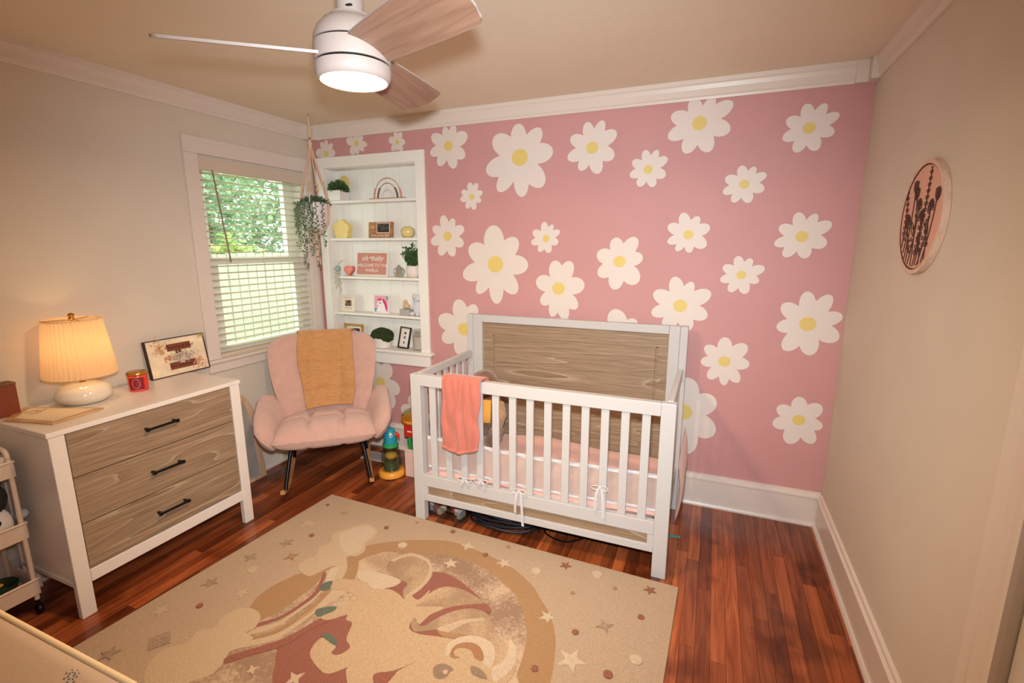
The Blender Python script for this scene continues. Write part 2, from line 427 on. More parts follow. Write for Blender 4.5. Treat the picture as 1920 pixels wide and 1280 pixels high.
# ---------------------------------------------------------------- painted and woven outlines (metres)
DAISIES = [((0.1467,2.2424),[(0.156,2.3398),(0.2097,2.3097),(0.2318,2.2437),(0.1047,2.3262),(0.0495,2.256)]),((0.4296,2.2935),[(0.4268,2.3614),(0.4895,2.3395),(0.5246,2.278),(0.491,2.2398),(0.4359,2.218),(0.3754,2.2237),(0.3427,2.3255)]),((0.7806,2.2763),[(0.7657,2.3437),(0.8169,2.3379),(0.8451,2.2725),(0.8187,2.214),(0.7734,2.2204),(0.7318,2.2249),(0.7109,2.3007)]),((1.1836,2.2223),[(1.1584,2.3429),(1.2336,2.3491),(1.3257,2.2851),(1.3053,2.1446),(1.2265,2.0775),(1.1056,2.1017),(1.0428,2.1818),(1.057,2.2967)]),((1.6944,2.1167),[(1.6809,2.3168),(1.8325,2.2762),(1.913,2.1422),(1.8524,1.9378),(1.7115,1.8771),(1.5459,1.9176),(1.461,2.0418),(1.5147,2.249)]),((1.351,1.891),[(1.3374,1.9834),(1.3934,1.9758),(1.432,1.9192),(1.4196,1.8593),(1.3719,1.8069),(1.3128,1.8166),(1.266,1.8746),(1.2769,1.9304)]),((1.1604,1.6348),[(1.126,1.7765),(1.212,1.7537),(1.2898,1.6927),(1.2836,1.5769),(1.2028,1.4995),(1.0958,1.5062),(1.0257,1.5933),(1.0436,1.696)]),((1.5212,1.4499),[(1.5058,1.7041),(1.6773,1.6173),(1.7556,1.4472),(1.6725,1.2615),(1.53,1.1841),(1.3847,1.2508),(1.2765,1.3641),(1.3271,1.5663)]),((1.8758,1.6163),[(1.8606,1.7193),(1.9186,1.7019),(1.9659,1.6644),(1.9571,1.5886),(1.8973,1.5273),(1.8288,1.5349),(1.7764,1.5888),(1.7865,1.6614)]),((2.1559,2.1409),[(2.1185,2.2867),(2.2166,2.2875),(2.296,2.2203),(2.2872,2.0799),(2.1983,1.9934),(2.085,2.0172),(2.0069,2.089),(2.0234,2.2098)]),((2.4861,2.0006),[(2.4631,2.1076),(2.533,2.1027),(2.5883,2.0575),(2.5836,1.9605),(2.5205,1.9039),(2.4349,1.9098),(2.3831,1.9718),(2.3949,2.0517)]),((2.7455,2.2261),[(2.7018,2.3554),(2.8096,2.3508),(2.9055,2.315),(2.9016,2.1755),(2.8058,2.0748),(2.6804,2.0752),(2.5851,2.1639),(2.5957,2.2786)]),((3.2709,2.1569),[(3.2462,2.2729),(3.3326,2.2659),(3.3946,2.2114),(3.3821,2.1238),(3.3124,2.046),(3.2175,2.044),(3.1553,2.112),(3.1647,2.207)]),((2.9939,1.8966),[(2.9716,1.9935),(3.0399,1.9836),(3.097,1.9442),(3.0924,1.8634),(3.0259,1.7997),(2.944,1.8043),(2.8911,1.8563),(2.8977,1.9344)]),((2.7272,1.6338),[(2.6889,1.7549),(2.7751,1.7338),(2.8381,1.6776),(2.8248,1.5666),(2.7402,1.5326),(2.6675,1.5432),(2.6163,1.5907),(2.6138,1.6862)]),((3.2928,1.6194),[(3.2608,1.7431),(3.3469,1.7342),(3.4192,1.687),(3.4072,1.5762),(3.3203,1.5077),(3.218,1.5149),(3.1667,1.5793),(3.1818,1.6728)]),((3.0191,1.413),[(2.9919,1.5161),(3.063,1.503),(3.1322,1.4546),(3.1105,1.378),(3.0504,1.3094),(2.9664,1.3172),(2.9141,1.3801),(2.9231,1.4585)]),((2.3447,1.4782),[(2.3142,1.6199),(2.4381,1.6192),(2.481,1.5061),(2.457,1.3502),(2.32,1.3082),(2.2183,1.3911),(2.2075,1.5271)]),((1.9641,1.3033),[(1.9355,1.4792),(2.0428,1.475),(2.133,1.3363),(2.0884,1.1795),(2.0152,1.1001),(1.9242,1.1179),(1.8488,1.1985),(1.8128,1.3532)]),((2.7096,1.2266),[(2.6665,1.3944),(2.7678,1.367),(2.8701,1.3119),(2.8607,1.1672),(2.7676,1.084),(2.6301,1.0811),(2.549,1.1712),(2.5553,1.2992)]),((3.3662,1.1581),[(3.3462,1.3336),(3.4563,1.3178),(3.5193,1.2119),(3.515,1.0833),(3.3936,0.9877),(3.2669,1.0062),(3.2194,1.1316),(3.2355,1.2593)]),((2.9723,0.9151),[(2.9645,1.0571),(3.0801,1.0209),(3.1037,0.9077),(3.0556,0.7979),(2.9802,0.7719),(2.8941,0.8031),(2.8446,0.9021),(2.8629,0.9977)]),((3.3786,0.6156),[(3.3681,0.7494),(3.4764,0.7137),(3.4946,0.5897),(3.4604,0.4887),(3.3395,0.469),(3.2532,0.5702),(3.267,0.6805)]),((2.7686,0.5818),[(2.7847,0.7975),(2.9442,0.6824),(2.9476,0.4567),(2.8007,0.3125),(2.6234,0.4297),(2.5721,0.6637)]),((1.2729,0.9935),[(1.2312,1.2027),(1.3687,1.17),(1.4743,1.0272),(1.3912,0.8556),(1.2319,0.7996),(1.0955,0.9004),(1.0693,1.0611)]),((2.3933,0.9973),[(2.3196,1.1852),(2.4516,1.1344),(2.5213,1.0152),(2.4556,0.884),(2.2895,0.8907),(2.2595,1.013)]),((0.5267,0.5228),[(0.4946,0.679),(0.6216,0.6758),(0.7053,0.4708),(0.629,0.3228),(0.4082,0.3323),(0.3744,0.5306)]),((0.8599,0.3031),[(0.8083,0.457),(0.9325,0.425),(0.9705,0.2967),(0.7439,0.1538),(0.7081,0.3354)])]
RUG = [('gold',[(1.0932,-1.6994),(1.0745,-1.6045),(1.1035,-1.5054),(1.1356,-1.4547),(1.1809,-1.3799),(1.2288,-1.283),(1.2704,-1.1693),(1.4061,-1.0571),(1.5656,-0.9808),(1.7026,-0.9501),(1.8614,-0.9694),(2.0193,-1.0069),(2.1279,-1.0574),(2.2083,-1.113),(2.2634,-1.1732),(2.3253,-1.2387),(2.3811,-1.3311),(2.4144,-1.4301),(2.4374,-1.5613),(2.4399,-1.6978),(1.9901,-1.9994),(1.2431,-2.128),(1.1612,-1.9932),(1.1565,-1.855)]),('grey',[(1.3514,-1.3006),(1.3574,-1.2346),(1.3879,-1.1795),(1.4588,-1.1309),(1.6147,-1.0906),(1.7184,-1.0573),(1.8412,-1.0624),(1.9727,-1.0962),(2.0784,-1.151),(2.1548,-1.1997),(2.2248,-1.2803),(2.2733,-1.3756),(2.3006,-1.4771),(2.3106,-1.5747),(2.3083,-1.6657),(1.9215,-1.9119),(1.6086,-1.9318),(1.5194,-1.7347),(1.4296,-1.5102)]),('brick',[(1.2701,-1.9587),(1.3029,-1.9189),(1.3782,-1.8217),(1.4364,-1.7334),(1.4627,-1.6478),(1.4862,-1.5406),(1.5187,-1.4362),(1.5831,-1.3634),(1.6489,-1.2636),(1.7131,-1.2034),(1.7863,-1.1859),(1.8968,-1.218),(1.9882,-1.261),(2.0601,-1.3106),(2.0923,-1.3517),(2.1259,-1.4842),(2.2114,-1.6829),(2.0783,-1.8263),(1.6047,-2.0219),(1.5111,-1.9721),(1.4087,-1.8644)]),('grey',[(1.2305,-2.0645),(1.2493,-2.0142),(1.2657,-1.9558),(1.3234,-1.8904),(1.3831,-1.8338),(1.42,-1.8631),(1.4548,-1.9059),(1.5025,-1.9522),(1.5462,-1.9875),(1.2244,-2.1204)]),('gold',[(1.0948,-1.7001),(1.0761,-1.6048),(1.1046,-1.5064),(1.1383,-1.4469),(1.2328,-1.4145),(1.2704,-1.4758),(1.2789,-1.5563),(1.2665,-1.6401),(1.2431,-1.7081),(1.2051,-1.7594)]),('grey',[(1.2051,-1.7594),(1.2351,-1.701),(1.2463,-1.6209),(1.2582,-1.5355),(1.2532,-1.4578),(1.2313,-1.4019),(1.2586,-1.3637),(1.3202,-1.4427),(1.3289,-1.5472),(1.3101,-1.6542),(1.2778,-1.7393),(1.2158,-1.8087)]),('cream',[(1.2172,-1.8177),(1.2414,-1.774),(1.2832,-1.7271),(1.3024,-1.6468),(1.312,-1.56),(1.3036,-1.4683),(1.2562,-1.3782),(1.2977,-1.361),(1.3411,-1.4215),(1.3686,-1.4959),(1.3682,-1.5981),(1.3476,-1.6904),(1.3039,-1.7628),(1.2436,-1.8394)]),('brick',[(1.2114,-1.7648),(1.2617,-1.7076),(1.2873,-1.6228),(1.2918,-1.5393),(1.2619,-1.4668),(1.2298,-1.4092),(1.2462,-1.409),(1.2807,-1.4653),(1.3139,-1.5419),(1.3043,-1.6299),(1.2784,-1.714),(1.2253,-1.7807)]),('grey',[(1.2317,-1.8258),(1.2958,-1.7555),(1.3178,-1.6616),(1.3277,-1.5761),(1.3206,-1.4918),(1.3321,-1.4967),(1.3424,-1.5812),(1.3335,-1.6676),(1.3103,-1.7601),(1.2422,-1.8345)]),('gold',[(1.2452,-1.8369),(1.3076,-1.766),(1.3328,-1.6761),(1.3432,-1.592),(1.3353,-1.4917),(1.3552,-1.4919),(1.3645,-1.5942),(1.3483,-1.682),(1.3227,-1.7713),(1.2555,-1.8455)]),('cream',[(1.2568,-1.8504),(1.3299,-1.7778),(1.3578,-1.6913),(1.372,-1.6019),(1.3639,-1.4799),(1.4247,-1.4608),(1.4137,-1.535),(1.3905,-1.621),(1.3764,-1.7183),(1.3504,-1.8045),(1.2591,-1.8824)]),('grey',[(1.2289,-1.9097),(1.2922,-1.8644),(1.349,-1.8032),(1.38,-1.7217),(1.3977,-1.6286),(1.4105,-1.5419),(1.4542,-1.4839),(1.4641,-1.5906),(1.4331,-1.6652),(1.4043,-1.7451),(1.3628,-1.8156),(1.3015,-1.8797),(1.2545,-1.9332)]),('cream',[(1.0837,-2.1354),(1.0191,-2.0937),(0.9834,-2.0265),(1.007,-1.9777),(1.0397,-1.9464),(1.0187,-1.8902),(1.0656,-1.8515),(1.0444,-1.8055),(1.0536,-1.7495),(1.1038,-1.7159),(1.1637,-1.72),(1.201,-1.7459),(1.2196,-1.7879),(1.2108,-1.8203),(1.2623,-1.8317),(1.2616,-1.877),(1.2347,-1.9142),(1.2593,-1.9544),(1.2642,-2.012),(1.2389,-2.0453),(1.212,-2.0824),(1.1892,-2.1208),(1.1317,-2.1587)]),('cream',[(1.1052,-1.4406),(1.0709,-1.3998),(1.0778,-1.3541),(1.0951,-1.3177),(1.0605,-1.256),(1.087,-1.2054),(1.0433,-1.1323),(1.0824,-1.0639),(1.1484,-0.988),(1.2392,-1.0079),(1.2767,-1.078),(1.2644,-1.1321),(1.3036,-1.1941),(1.2913,-1.244),(1.2526,-1.2674),(1.3156,-1.3402),(1.3444,-1.4138),(1.3,-1.3867),(1.2451,-1.3487),(1.2147,-1.3954),(1.1886,-1.455)]),('cream2',[(1.0841,-1.1324),(1.1053,-1.0633),(1.1572,-1.0062),(1.2314,-1.0199),(1.2592,-1.0769),(1.2471,-1.1312),(1.2782,-1.1893),(1.2696,-1.2308),(1.2377,-1.2439),(1.1663,-1.2123)]),('cream2',[(1.3088,-1.4845),(1.2552,-1.4053),(1.2427,-1.3634),(1.2776,-1.3558),(1.3108,-1.4213),(1.3375,-1.4727)]),('greyl',[(1.3321,-1.2778),(1.3675,-1.2052),(1.4299,-1.1495),(1.5101,-1.161),(1.4794,-1.2169),(1.5032,-1.2762),(1.5847,-1.3081),(1.5551,-1.3331),(1.4585,-1.3213),(1.4015,-1.3249),(1.3838,-1.3522),(1.3389,-1.3707)]),('cream2',[(1.3853,-1.3515),(1.4015,-1.3249),(1.4884,-1.3089),(1.6064,-1.3119),(1.6124,-1.3469),(1.5867,-1.3758),(1.5307,-1.4134),(1.4305,-1.3846)]),('grey2',[(1.4947,-1.1963),(1.5537,-1.1209),(1.652,-1.1342),(1.724,-1.2117),(1.7341,-1.3089),(1.6982,-1.4039),(1.6609,-1.3632),(1.6527,-1.3179),(1.5847,-1.3081),(1.5032,-1.2762)]),('cream',[(1.4791,-1.2028),(1.5038,-1.1519),(1.5514,-1.1174),(1.6491,-1.1297),(1.716,-1.2017),(1.7346,-1.3025),(1.7142,-1.3881),(1.6982,-1.4039),(1.6941,-1.3849),(1.7176,-1.2973),(1.6991,-1.202),(1.6498,-1.1494),(1.5637,-1.1359),(1.5165,-1.17),(1.4987,-1.2089)]),('grey2',[(1.77,-1.4321),(1.7865,-1.335),(1.8251,-1.2737),(1.9171,-1.2574),(2.0373,-1.2943),(1.9903,-1.3324),(1.9165,-1.3803),(1.8444,-1.4283)]),('grey2',[(1.8038,-1.502),(1.8472,-1.5238),(1.8955,-1.4438),(1.9605,-1.3697),(2.0189,-1.3402),(2.0896,-1.3533),(2.164,-1.4314),(2.2437,-1.4802),(2.297,-1.5421),(2.2915,-1.6263),(2.2189,-1.6139),(2.1993,-1.5413),(2.1284,-1.4832),(2.0373,-1.5116),(1.9662,-1.5225),(1.9273,-1.5101),(1.8567,-1.5507),(1.824,-1.5383)]),('gold',[(1.3389,-1.3707),(1.3321,-1.2778),(1.3838,-1.3522),(1.3939,-1.3997),(1.3499,-1.4178)]),('brick',[(1.2485,-1.9356),(1.2987,-1.8774),(1.3587,-1.8119),(1.4001,-1.7412),(1.429,-1.6609),(1.4577,-1.6038),(1.4915,-1.6209),(1.4536,-1.6864),(1.4278,-1.7679),(1.3901,-1.8362),(1.3282,-1.8943),(1.2692,-1.9585)]),('body',[(1.322,-1.4644),(1.3221,-1.4204),(1.4109,-1.3965),(1.4697,-1.3847),(1.5222,-1.4085),(1.6027,-1.3849),(1.6612,-1.3961),(1.699,-1.4115),(1.7081,-1.3791),(1.7608,-1.3916),(1.7748,-1.3162),(1.7872,-1.3919),(1.7734,-1.4307),(1.8914,-1.3874),(1.8574,-1.4492),(1.8461,-1.5096),(1.8071,-1.5007),(1.817,-1.546),(1.8693,-1.5578),(1.9455,-1.5403),(2.0289,-1.5242),(2.1024,-1.5209),(2.2151,-1.5759),(2.2784,-1.6566),(1.9306,-1.8217),(1.8965,-1.7547),(1.9045,-1.7241),(1.9371,-1.6786),(1.88,-1.7421),(1.8223,-1.7853),(1.8731,-1.8455),(1.7992,-1.876),(1.7157,-1.8099),(1.7209,-1.784),(1.6698,-1.8422),(1.6237,-1.844),(1.5316,-1.8019),(1.5181,-1.7242),(1.5973,-1.7313),(1.6085,-1.7684),(1.6423,-1.7629),(1.6567,-1.7182),(1.6146,-1.6908),(1.5801,-1.6165),(1.542,-1.6102),(1.529,-1.5848),(1.5059,-1.6047),(1.4746,-1.64),(1.4354,-1.6389),(1.4528,-1.5761),(1.4927,-1.5158),(1.4979,-1.4832),(1.4063,-1.4708),(1.3621,-1.4866)]),('teal',[(1.3052,-1.5101),(1.2881,-1.471),(1.3163,-1.4418),(1.3406,-1.4931)]),('teal',[(1.3866,-1.6248),(1.3906,-1.5996),(1.4476,-1.5653),(1.4587,-1.5908),(1.42,-1.6401)]),('teal',[(1.5143,-1.7184),(1.5193,-1.6976),(1.5803,-1.7095),(1.596,-1.7345)]),('grey2',[(1.8038,-1.502),(1.8127,-1.4902),(1.8464,-1.5163),(1.9173,-1.4802),(1.9768,-1.3998),(2.0543,-1.3626),(2.0951,-1.3817),(2.0079,-1.4278),(1.9633,-1.4904),(1.9027,-1.5222),(1.8535,-1.552),(1.8323,-1.5445)]),('brick',[(1.8464,-1.5163),(1.8666,-1.4506),(1.905,-1.3893),(1.963,-1.3437),(2.0576,-1.3024),(2.0921,-1.3418),(2.013,-1.3447),(1.945,-1.3867),(1.8938,-1.4547),(1.8705,-1.5093)]),('cream',[(1.9282,-1.505),(1.9626,-1.4614),(2.0035,-1.4196),(2.0755,-1.3817),(2.0841,-1.3913),(2.0252,-1.4306),(1.991,-1.4838),(1.9599,-1.5251)]),('gold',[(1.9294,-1.5092),(1.9431,-1.51),(1.9912,-1.5027),(2.0348,-1.4879),(2.0611,-1.4895),(2.0215,-1.52),(1.9762,-1.5307),(1.9464,-1.5244)]),('cream2',[(2.0158,-1.5945),(2.0083,-1.5508),(2.029,-1.5151),(2.0737,-1.4843),(2.1301,-1.4764),(2.1794,-1.4979),(2.2054,-1.5444),(2.2107,-1.5963),(2.1727,-1.5799),(2.159,-1.5467),(2.1224,-1.5215),(2.0776,-1.521),(2.0438,-1.5421),(2.0354,-1.5633),(2.0391,-1.5962),(2.0323,-1.6103)]),('gold2',[(2.0391,-1.5962),(2.0354,-1.5633),(2.054,-1.5332),(2.0899,-1.5159),(2.1265,-1.5198),(2.159,-1.5467),(2.1709,-1.5763),(2.1383,-1.5776),(2.1078,-1.5508),(2.0692,-1.5522),(2.0495,-1.5662),(2.0492,-1.5835),(2.0622,-1.5979),(2.08,-1.595),(2.0692,-1.6062),(2.0508,-1.6082)]),('cream2',[(2.2257,-1.443),(2.2589,-1.4651),(2.2847,-1.5116),(2.2879,-1.5645),(2.2665,-1.6197),(2.2504,-1.6433),(2.2166,-1.5992),(2.2394,-1.5578),(2.2449,-1.5112)]),('grey3',[(2.017,-1.6868),(2.0151,-1.6638),(2.0341,-1.6469),(2.0566,-1.644),(2.0857,-1.6532),(2.0801,-1.6686),(2.0782,-1.6899),(2.0608,-1.7081),(2.0366,-1.7071)]),('cream',[(2.054,-1.6742),(2.0592,-1.6652),(2.0721,-1.6693),(2.0708,-1.6812),(2.0604,-1.6834)]),('grey3',[(2.1398,-1.615),(2.1622,-1.6111),(2.1939,-1.619),(2.2204,-1.6412),(2.1939,-1.6472),(2.1569,-1.642)])]
MARKS = [('x4','grey2',(0.8017,-1.4609)),('x4','gold',(0.9888,-1.3764)),('x5','grey2',(0.7909,-1.6713)),('x5','cream',(0.9923,-1.663)),('x5','cream',(0.7595,-1.8763)),('sq','grey3',(0.926,-1.9843)),('x5','grey2',(0.8106,-2.1021)),('x5','cream',(0.8364,-1.1114)),('dot','brick',(0.8884,-1.7908)),('dot','brick',(0.9455,-1.1948)),('dot','brick',(1.2787,-0.9775)),('dotL','cream',(0.8938,-1.5252)),('x4s','cream',(1.3899,-1.9421)),('x4','cream',(1.5668,-1.9099)),('x5','grey2',(0.8736,-1.2984)),('x4s','grey2',(0.9552,-0.948)),('dots','brick',(0.7953,-0.9122)),('x4','cream2',(1.7809,-0.9552)),('dot','brick',(1.6434,-0.8672)),('dot','brick',(1.9005,-0.985)),('dotL','cream2',(1.4581,-1.0792)),('dots','gold',(1.4084,-0.8659)),('dots','gold',(1.9828,-0.8781)),('x5','cream2',(1.7707,-1.1149)),('x5','cream2',(2.0156,-1.0096)),('x5b','brick',(2.3048,-0.9098)),('x5b','brick',(2.7145,-0.9311)),('dotL','cream2',(2.1817,-1.006)),('dotL','cream2',(2.4629,-0.9152)),('dots','gold',(2.39,-1.0848)),('dots','gold',(2.5623,-0.9809)),('dot','brick',(2.6992,-1.1161)),('dot','brick',(2.4609,-1.3033)),('x4','grey3',(2.5648,-1.2242)),('x5','cream2',(2.3278,-1.2678)),('x5L','cream2',(2.4828,-1.445)),('dotL','cream2',(2.7111,-1.3473)),('dot','brick',(2.3659,-1.5316)),('dotb','brick',(2.6256,-1.4523))]
# ---------------------------------------------------------------- room shell
W, H, YB = 3.53, 2.44, -3.75       # right wall x, ceiling z, wall behind the camera y
NX0, NX1, NZ0, NZ1, ND = 0.115, 0.930, 0.775, 2.14, 0.125   # shelf niche in the pink wall
WY0, WY1, WZ0, WZ1 = -0.925, -0.105, 0.86, 2.10             # window opening in the left wall
floor = struct('floor', MB().box(-0.1, W + 0.1, YB - 0.1, 0.12, -0.1, -0.004), mat('floor_gap', S(28, 12, 8), 0.8))
PLANK = wood('plank_wood', S(142, 72, 38), S(112, 52, 26), S(164, 88, 48), 'Y', 0.75, rough=0.24, bump=0.03, rnd=True)
pk = MB().box(-0.5, 0.5, 0, 1, -0.5, 0.5).mesh('plank', PLANK)
pw = 0.0572; cols = int(math.ceil(W / pw)); count = 0
for i in range(cols):
    y = -0.0 - 0.001; x = pw * (i + 0.5)
    first = True
    while y > -2.75:
        l = random.uniform(0.45, 1.5)
        if first: l *= random.uniform(0.4, 1); first = False
        if count > 292: l = 3
        y1 = max(y - l, -2.76)
        if -2.75 - y1 > -0.25: y1 = -2.76
        o = link('plank', pk, floor, (x, y1, -0.0035)); o.scale = (pw - 0.0012, y - y1 - 0.0012, 0.007); count += 1
        y = y1
rest = MB()
for i in range(cols): rest.box(pw * i + 0.0006, pw * (i + 1) - 0.0006, YB, -2.761, -0.007, 0)
o = part('plank_strip', rest, PLANK, floor); o['kind'] = 'stuff'

struct('ceiling', MB().box(-0.1, W + 0.1, YB - 0.1, 0.15, H, H + 0.1), CEILP)
wb = MB()
wb.box(-0.15, NX0, 0, 0.15, 0, H).box(NX1, W + 0.1, 0, 0.15, 0, H).box(NX0, NX1, 0, 0.15, 0, NZ0).box(NX0, NX1, 0, 0.15, NZ1, H)
wall_back = struct('wall_back', wb, PINKP)
wl = MB()
wl.box(-0.15, 0, YB, WY0, 0, H).box(-0.15, 0, WY1, 0, 0, H).box(-0.15, 0, WY0, WY1, 0, WZ0).box(-0.15, 0, WY0, WY1, WZ1, H)
struct('wall_left', wl, WALLP)
DY0, DY1, DZ = -2.62, -1.73, 2.06     # door opening in the right wall
wr = MB().box(W, W + 0.12, DY1, 0, 0, H).box(W, W + 0.12, YB, DY0, 0, H).box(W, W + 0.12, DY0, DY1, DZ, H)
struct('wall_right', wr, WALLP)
struct('wall_front', MB().box(-0.15, W + 0.12, YB - 0.12, YB, 0, H), WALLP)

# crown moulding with corner blocks
crown = [(0, 0.0), (0.010, 0.0), (0.012, 0.012), (0.018, 0.020), (0.020, 0.050), (0.026, 0.070), (0.032, 0.078), (0.034, 0.098), (0, 0.098)]
def run(prof, a, b, nrm, z0, sgn=1):
    a, b, nrm = Vector(a), Vector(b), Vector(nrm); k = len(prof)
    vs = [p + nrm * d + Vector((0, 0, z0 + sgn * z)) for p in (a, b) for d, z in prof]
    fs = [(i, (i + 1) % k, k + (i + 1) % k, k + i) for i in range(k)] + [tuple(range(k)), tuple(range(2 * k - 1, k - 1, -1))]
    return MB().add(vs, fs)
zc = H - 0.098
def fixn(me):
    bm = bmesh.new(); bm.from_mesh(me); bmesh.ops.recalc_face_normals(bm, faces=bm.faces); bm.to_mesh(me); bm.free(); return me
def run_struct(name, *a):
    o = link(name, fixn(run(*a).mesh(name, TRIM))); o['kind'] = 'structure'; return o
cb = run_struct('trim_1', crown, (0.09, 0, 0), (W - 0.09, 0, 0), (0, -1, 0), zc)
cl = run_struct('trim_2', crown, (0, YB + .03, 0), (0, -0.09, 0), (1, 0, 0), zc)
cr = run_struct('trim_3', crown, (W, YB + .03, 0), (W, -0.09, 0), (-1, 0, 0), zc)
run_struct('trim_4', crown, (0.04, YB, 0), (W - 0.04, YB, 0), (0, 1, 0), zc)
def cblock(xa, xb, ya, yb, par):
    part('corner_block', MB().box(xa, xb, ya, yb, zc - 0.004, H), TRIM, par, bevel=0.003)
cblock(0.0, 0.04, -0.09, 0, cl); cblock(0.04, 0.092, -0.04, 0, cb)
cblock(W - 0.04, W, -0.09, 0, cr); cblock(W - 0.092, W - 0.04, -0.04, 0, cb)
# baseboards
base = [(0, 0), (0.030, 0), (0.030, 0.010), (0.024, 0.020), (0.016, 0.022), (0.016, 0.165), (0.024, 0.170), (0.024, 0.180), (0.014, 0.188), (0.012, 0.200), (0, 0.204)]
run_struct('baseboard_back', base, (0.002, 0, 0), (W - 0.002, 0, 0), (0, -1, 0), 0)
run_struct('baseboard_left', base, (0, YB, 0), (0, -0.030, 0), (1, 0, 0), 0)
run_struct('baseboard_right', base, (W, -1.62, 0), (W, -0.030, 0), (-1, 0, 0), 0)
run_struct('baseboard_front', base, (0.03, YB, 0), (W - 0.03, YB, 0), (0, 1, 0), 0)

# daisies painted on the pink wall: flat paint, one daisy per part
DW = mat('daisy_white', S(228, 214, 204), 0.55, bump=0.03, bscale=100)
DYL = mat('daisy_yellow', S(226, 200, 116), 0.55, bump=0.03, bscale=100)
for (cx, cz), tips in DAISIES:
    ells = []; Lm = 0
    for tx, tz in tips:
        dx, dz = tx - cx, tz - cz; Lt = math.hypot(dx, dz); Lm = max(Lm, Lt); ells.append((math.atan2(dz, dx), Lt))
    La = sum(e[1] for e in ells) / len(ells)
    angs = sorted(e[0] for e in ells)
    poly = []
    for k in range(200):
        t = 2 * math.pi * k / 200; r = La * 0.50
        for a, Lt in ells:
            gaps = sorted(abs((b - a + math.pi) % (2 * math.pi) - math.pi) for b in angs)[1:3]
            wdt = min(0.33, max(0.19, math.tan(min(1.2, sum(gaps) / 2) / 2) * 0.60)) * Lt
            c0 = Lt * 0.60; A_ = Lt * 0.40
            d = t - a; c, s_ = math.cos(d), math.sin(d)
            # ray (c,s)*r against ellipse centred (c0,0), semi A_ (radial), wdt (across)
            qa = (c / A_) ** 2 + (s_ / wdt) ** 2; qb = -2 * c * c0 / A_ ** 2; qc = (c0 / A_) ** 2 - 1
            di = qb * qb - 4 * qa * qc
            if di > 0:
                rr = (-qb + math.sqrt(di)) / (2 * qa)
                if rr > r and c > 0: r = rr
        x, z = cx + r * math.cos(t), cz + r * math.sin(t)
        poly.append((x, min(max(z, 0.205), H - 0.09)))
    mb = MB()
    vs = [(x, -0.0012, z) for x, z in poly] + [(cx, -0.0012, cz)]
    mb.add(vs, [(k, 200, (k + 1) % 200)[::-1] if False else (k, (k + 1) % 200, 200) for k in range(200)])
    fl = part('daisy', mb, DW, wall_back)
    c_ = MB(); rc = La * 0.235
    vs = [(cx + rc * math.cos(2 * math.pi * k / 32), -0.0020, cz + rc * 0.95 * math.sin(2 * math.pi * k / 32)) for k in range(32)]
    c_.add(vs, [tuple(range(32))])
    part('daisy_center', c_, DYL, fl, label='yellow centre')

# built-in shelf niche: beadboard back, jambs, four shelves, casing, sill and apron
niche = thing('wall_shelf', 'white built-in wall shelf with four shelves, recessed in the pink daisy wall', 'shelf')
SH = mat('shelf_white', S(244, 240, 232), 0.4, bump=0.02, bscale=30)
bx = NX0; bwid = (NX1 - NX0) / 7
for i in range(7):
    part('back_board', MB().box(bx + bwid * i + 0.001, bx + bwid * (i + 1) - 0.001, ND - 0.008, ND, NZ0, NZ1), SH, niche, bevel=0.0025)
part('back_panel', MB().box(NX0, NX1, ND, ND + 0.01, NZ0, NZ1), SH, niche)
for xa, xb in ((NX0, NX0 + 0.008), (NX1 - 0.008, NX1)):
    part('jamb', MB().box(xa, xb, 0.001, ND - 0.008, NZ0, NZ1), SH, niche)
part('jamb', MB().box(NX0 + .008, NX1 - .008, 0.001, ND - 0.008, NZ1 - 0.008, NZ1), SH, niche)
for z, xa in ((1.903, NX0), (1.628, NX0), (1.342, 0.185), (1.060, NX0)):
    part('shelf_board', MB().box(xa + 0.008, NX1 - 0.008, 0.0, ND - 0.008, z - 0.02, z), SH, niche, bevel=0.002)
part('casing', MB().box(0.048, NX0 + 0.004, -0.022, -0.0005, 0.80, 2.136), SH, niche, bevel=0.003)
part('casing', MB().box(NX1 - 0.004, 1.0, -0.022, -0.0005, 0.80, 2.136), SH, niche, bevel=0.003)
part('casing', MB().box(0.048, 1.0, -0.022, -0.0005, 2.136, 2.212), SH, niche, bevel=0.003)
part('sill', MB().box(0.03, 1.025, -0.045, ND - 0.008, 0.778, 0.800), SH, niche, bevel=0.004)
part('apron', MB().box(0.048, 1.0, -0.024, -0.0005, 0.690, 0.778), SH, niche, bevel=0.003)

# ---------------------------------------------------------------- window with blinds, garden outside
win = struct('window_1', MB().box(-0.15, -0.001, WY0, WY0 + 0.02, WZ0, WZ1).box(-0.15, -0.001, WY1 - 0.02, WY1, WZ0, WZ1).box(-0.15, -0.001, WY0 + .02, WY1 - .02, WZ1 - 0.02, WZ1).box(-0.15, -0.001, WY0 + .02, WY1 - .02, WZ0, WZ0 + 0.02), TRIM)
part('casing', MB().box(-0.001, 0.02, -1.003, WY0 + 0.004, 0.8685, 2.105), TRIM, win, bevel=0.003)
part('casing', MB().box(-0.001, 0.02, WY1 - 0.004, -0.028, 0.8685, 2.105), TRIM, win, bevel=0.003)
part('casing', MB().box(-0.001, 0.022, -1.003, -0.028, 2.105, 2.20), TRIM, win, bevel=0.003)
part('window_sill', MB().box(-0.05, 0.045, -1.02, -0.012, 0.848, 0.868), TRIM, win, bevel=0.004)
part('apron', MB().box(-0.001, 0.020, -1.003, -0.028, 0.785, 0.848), TRIM, win, bevel=0.003)
VIN = mat('window_vinyl', S(232, 228, 214), 0.4)
gy0, gy1 = -0.825, -0.215
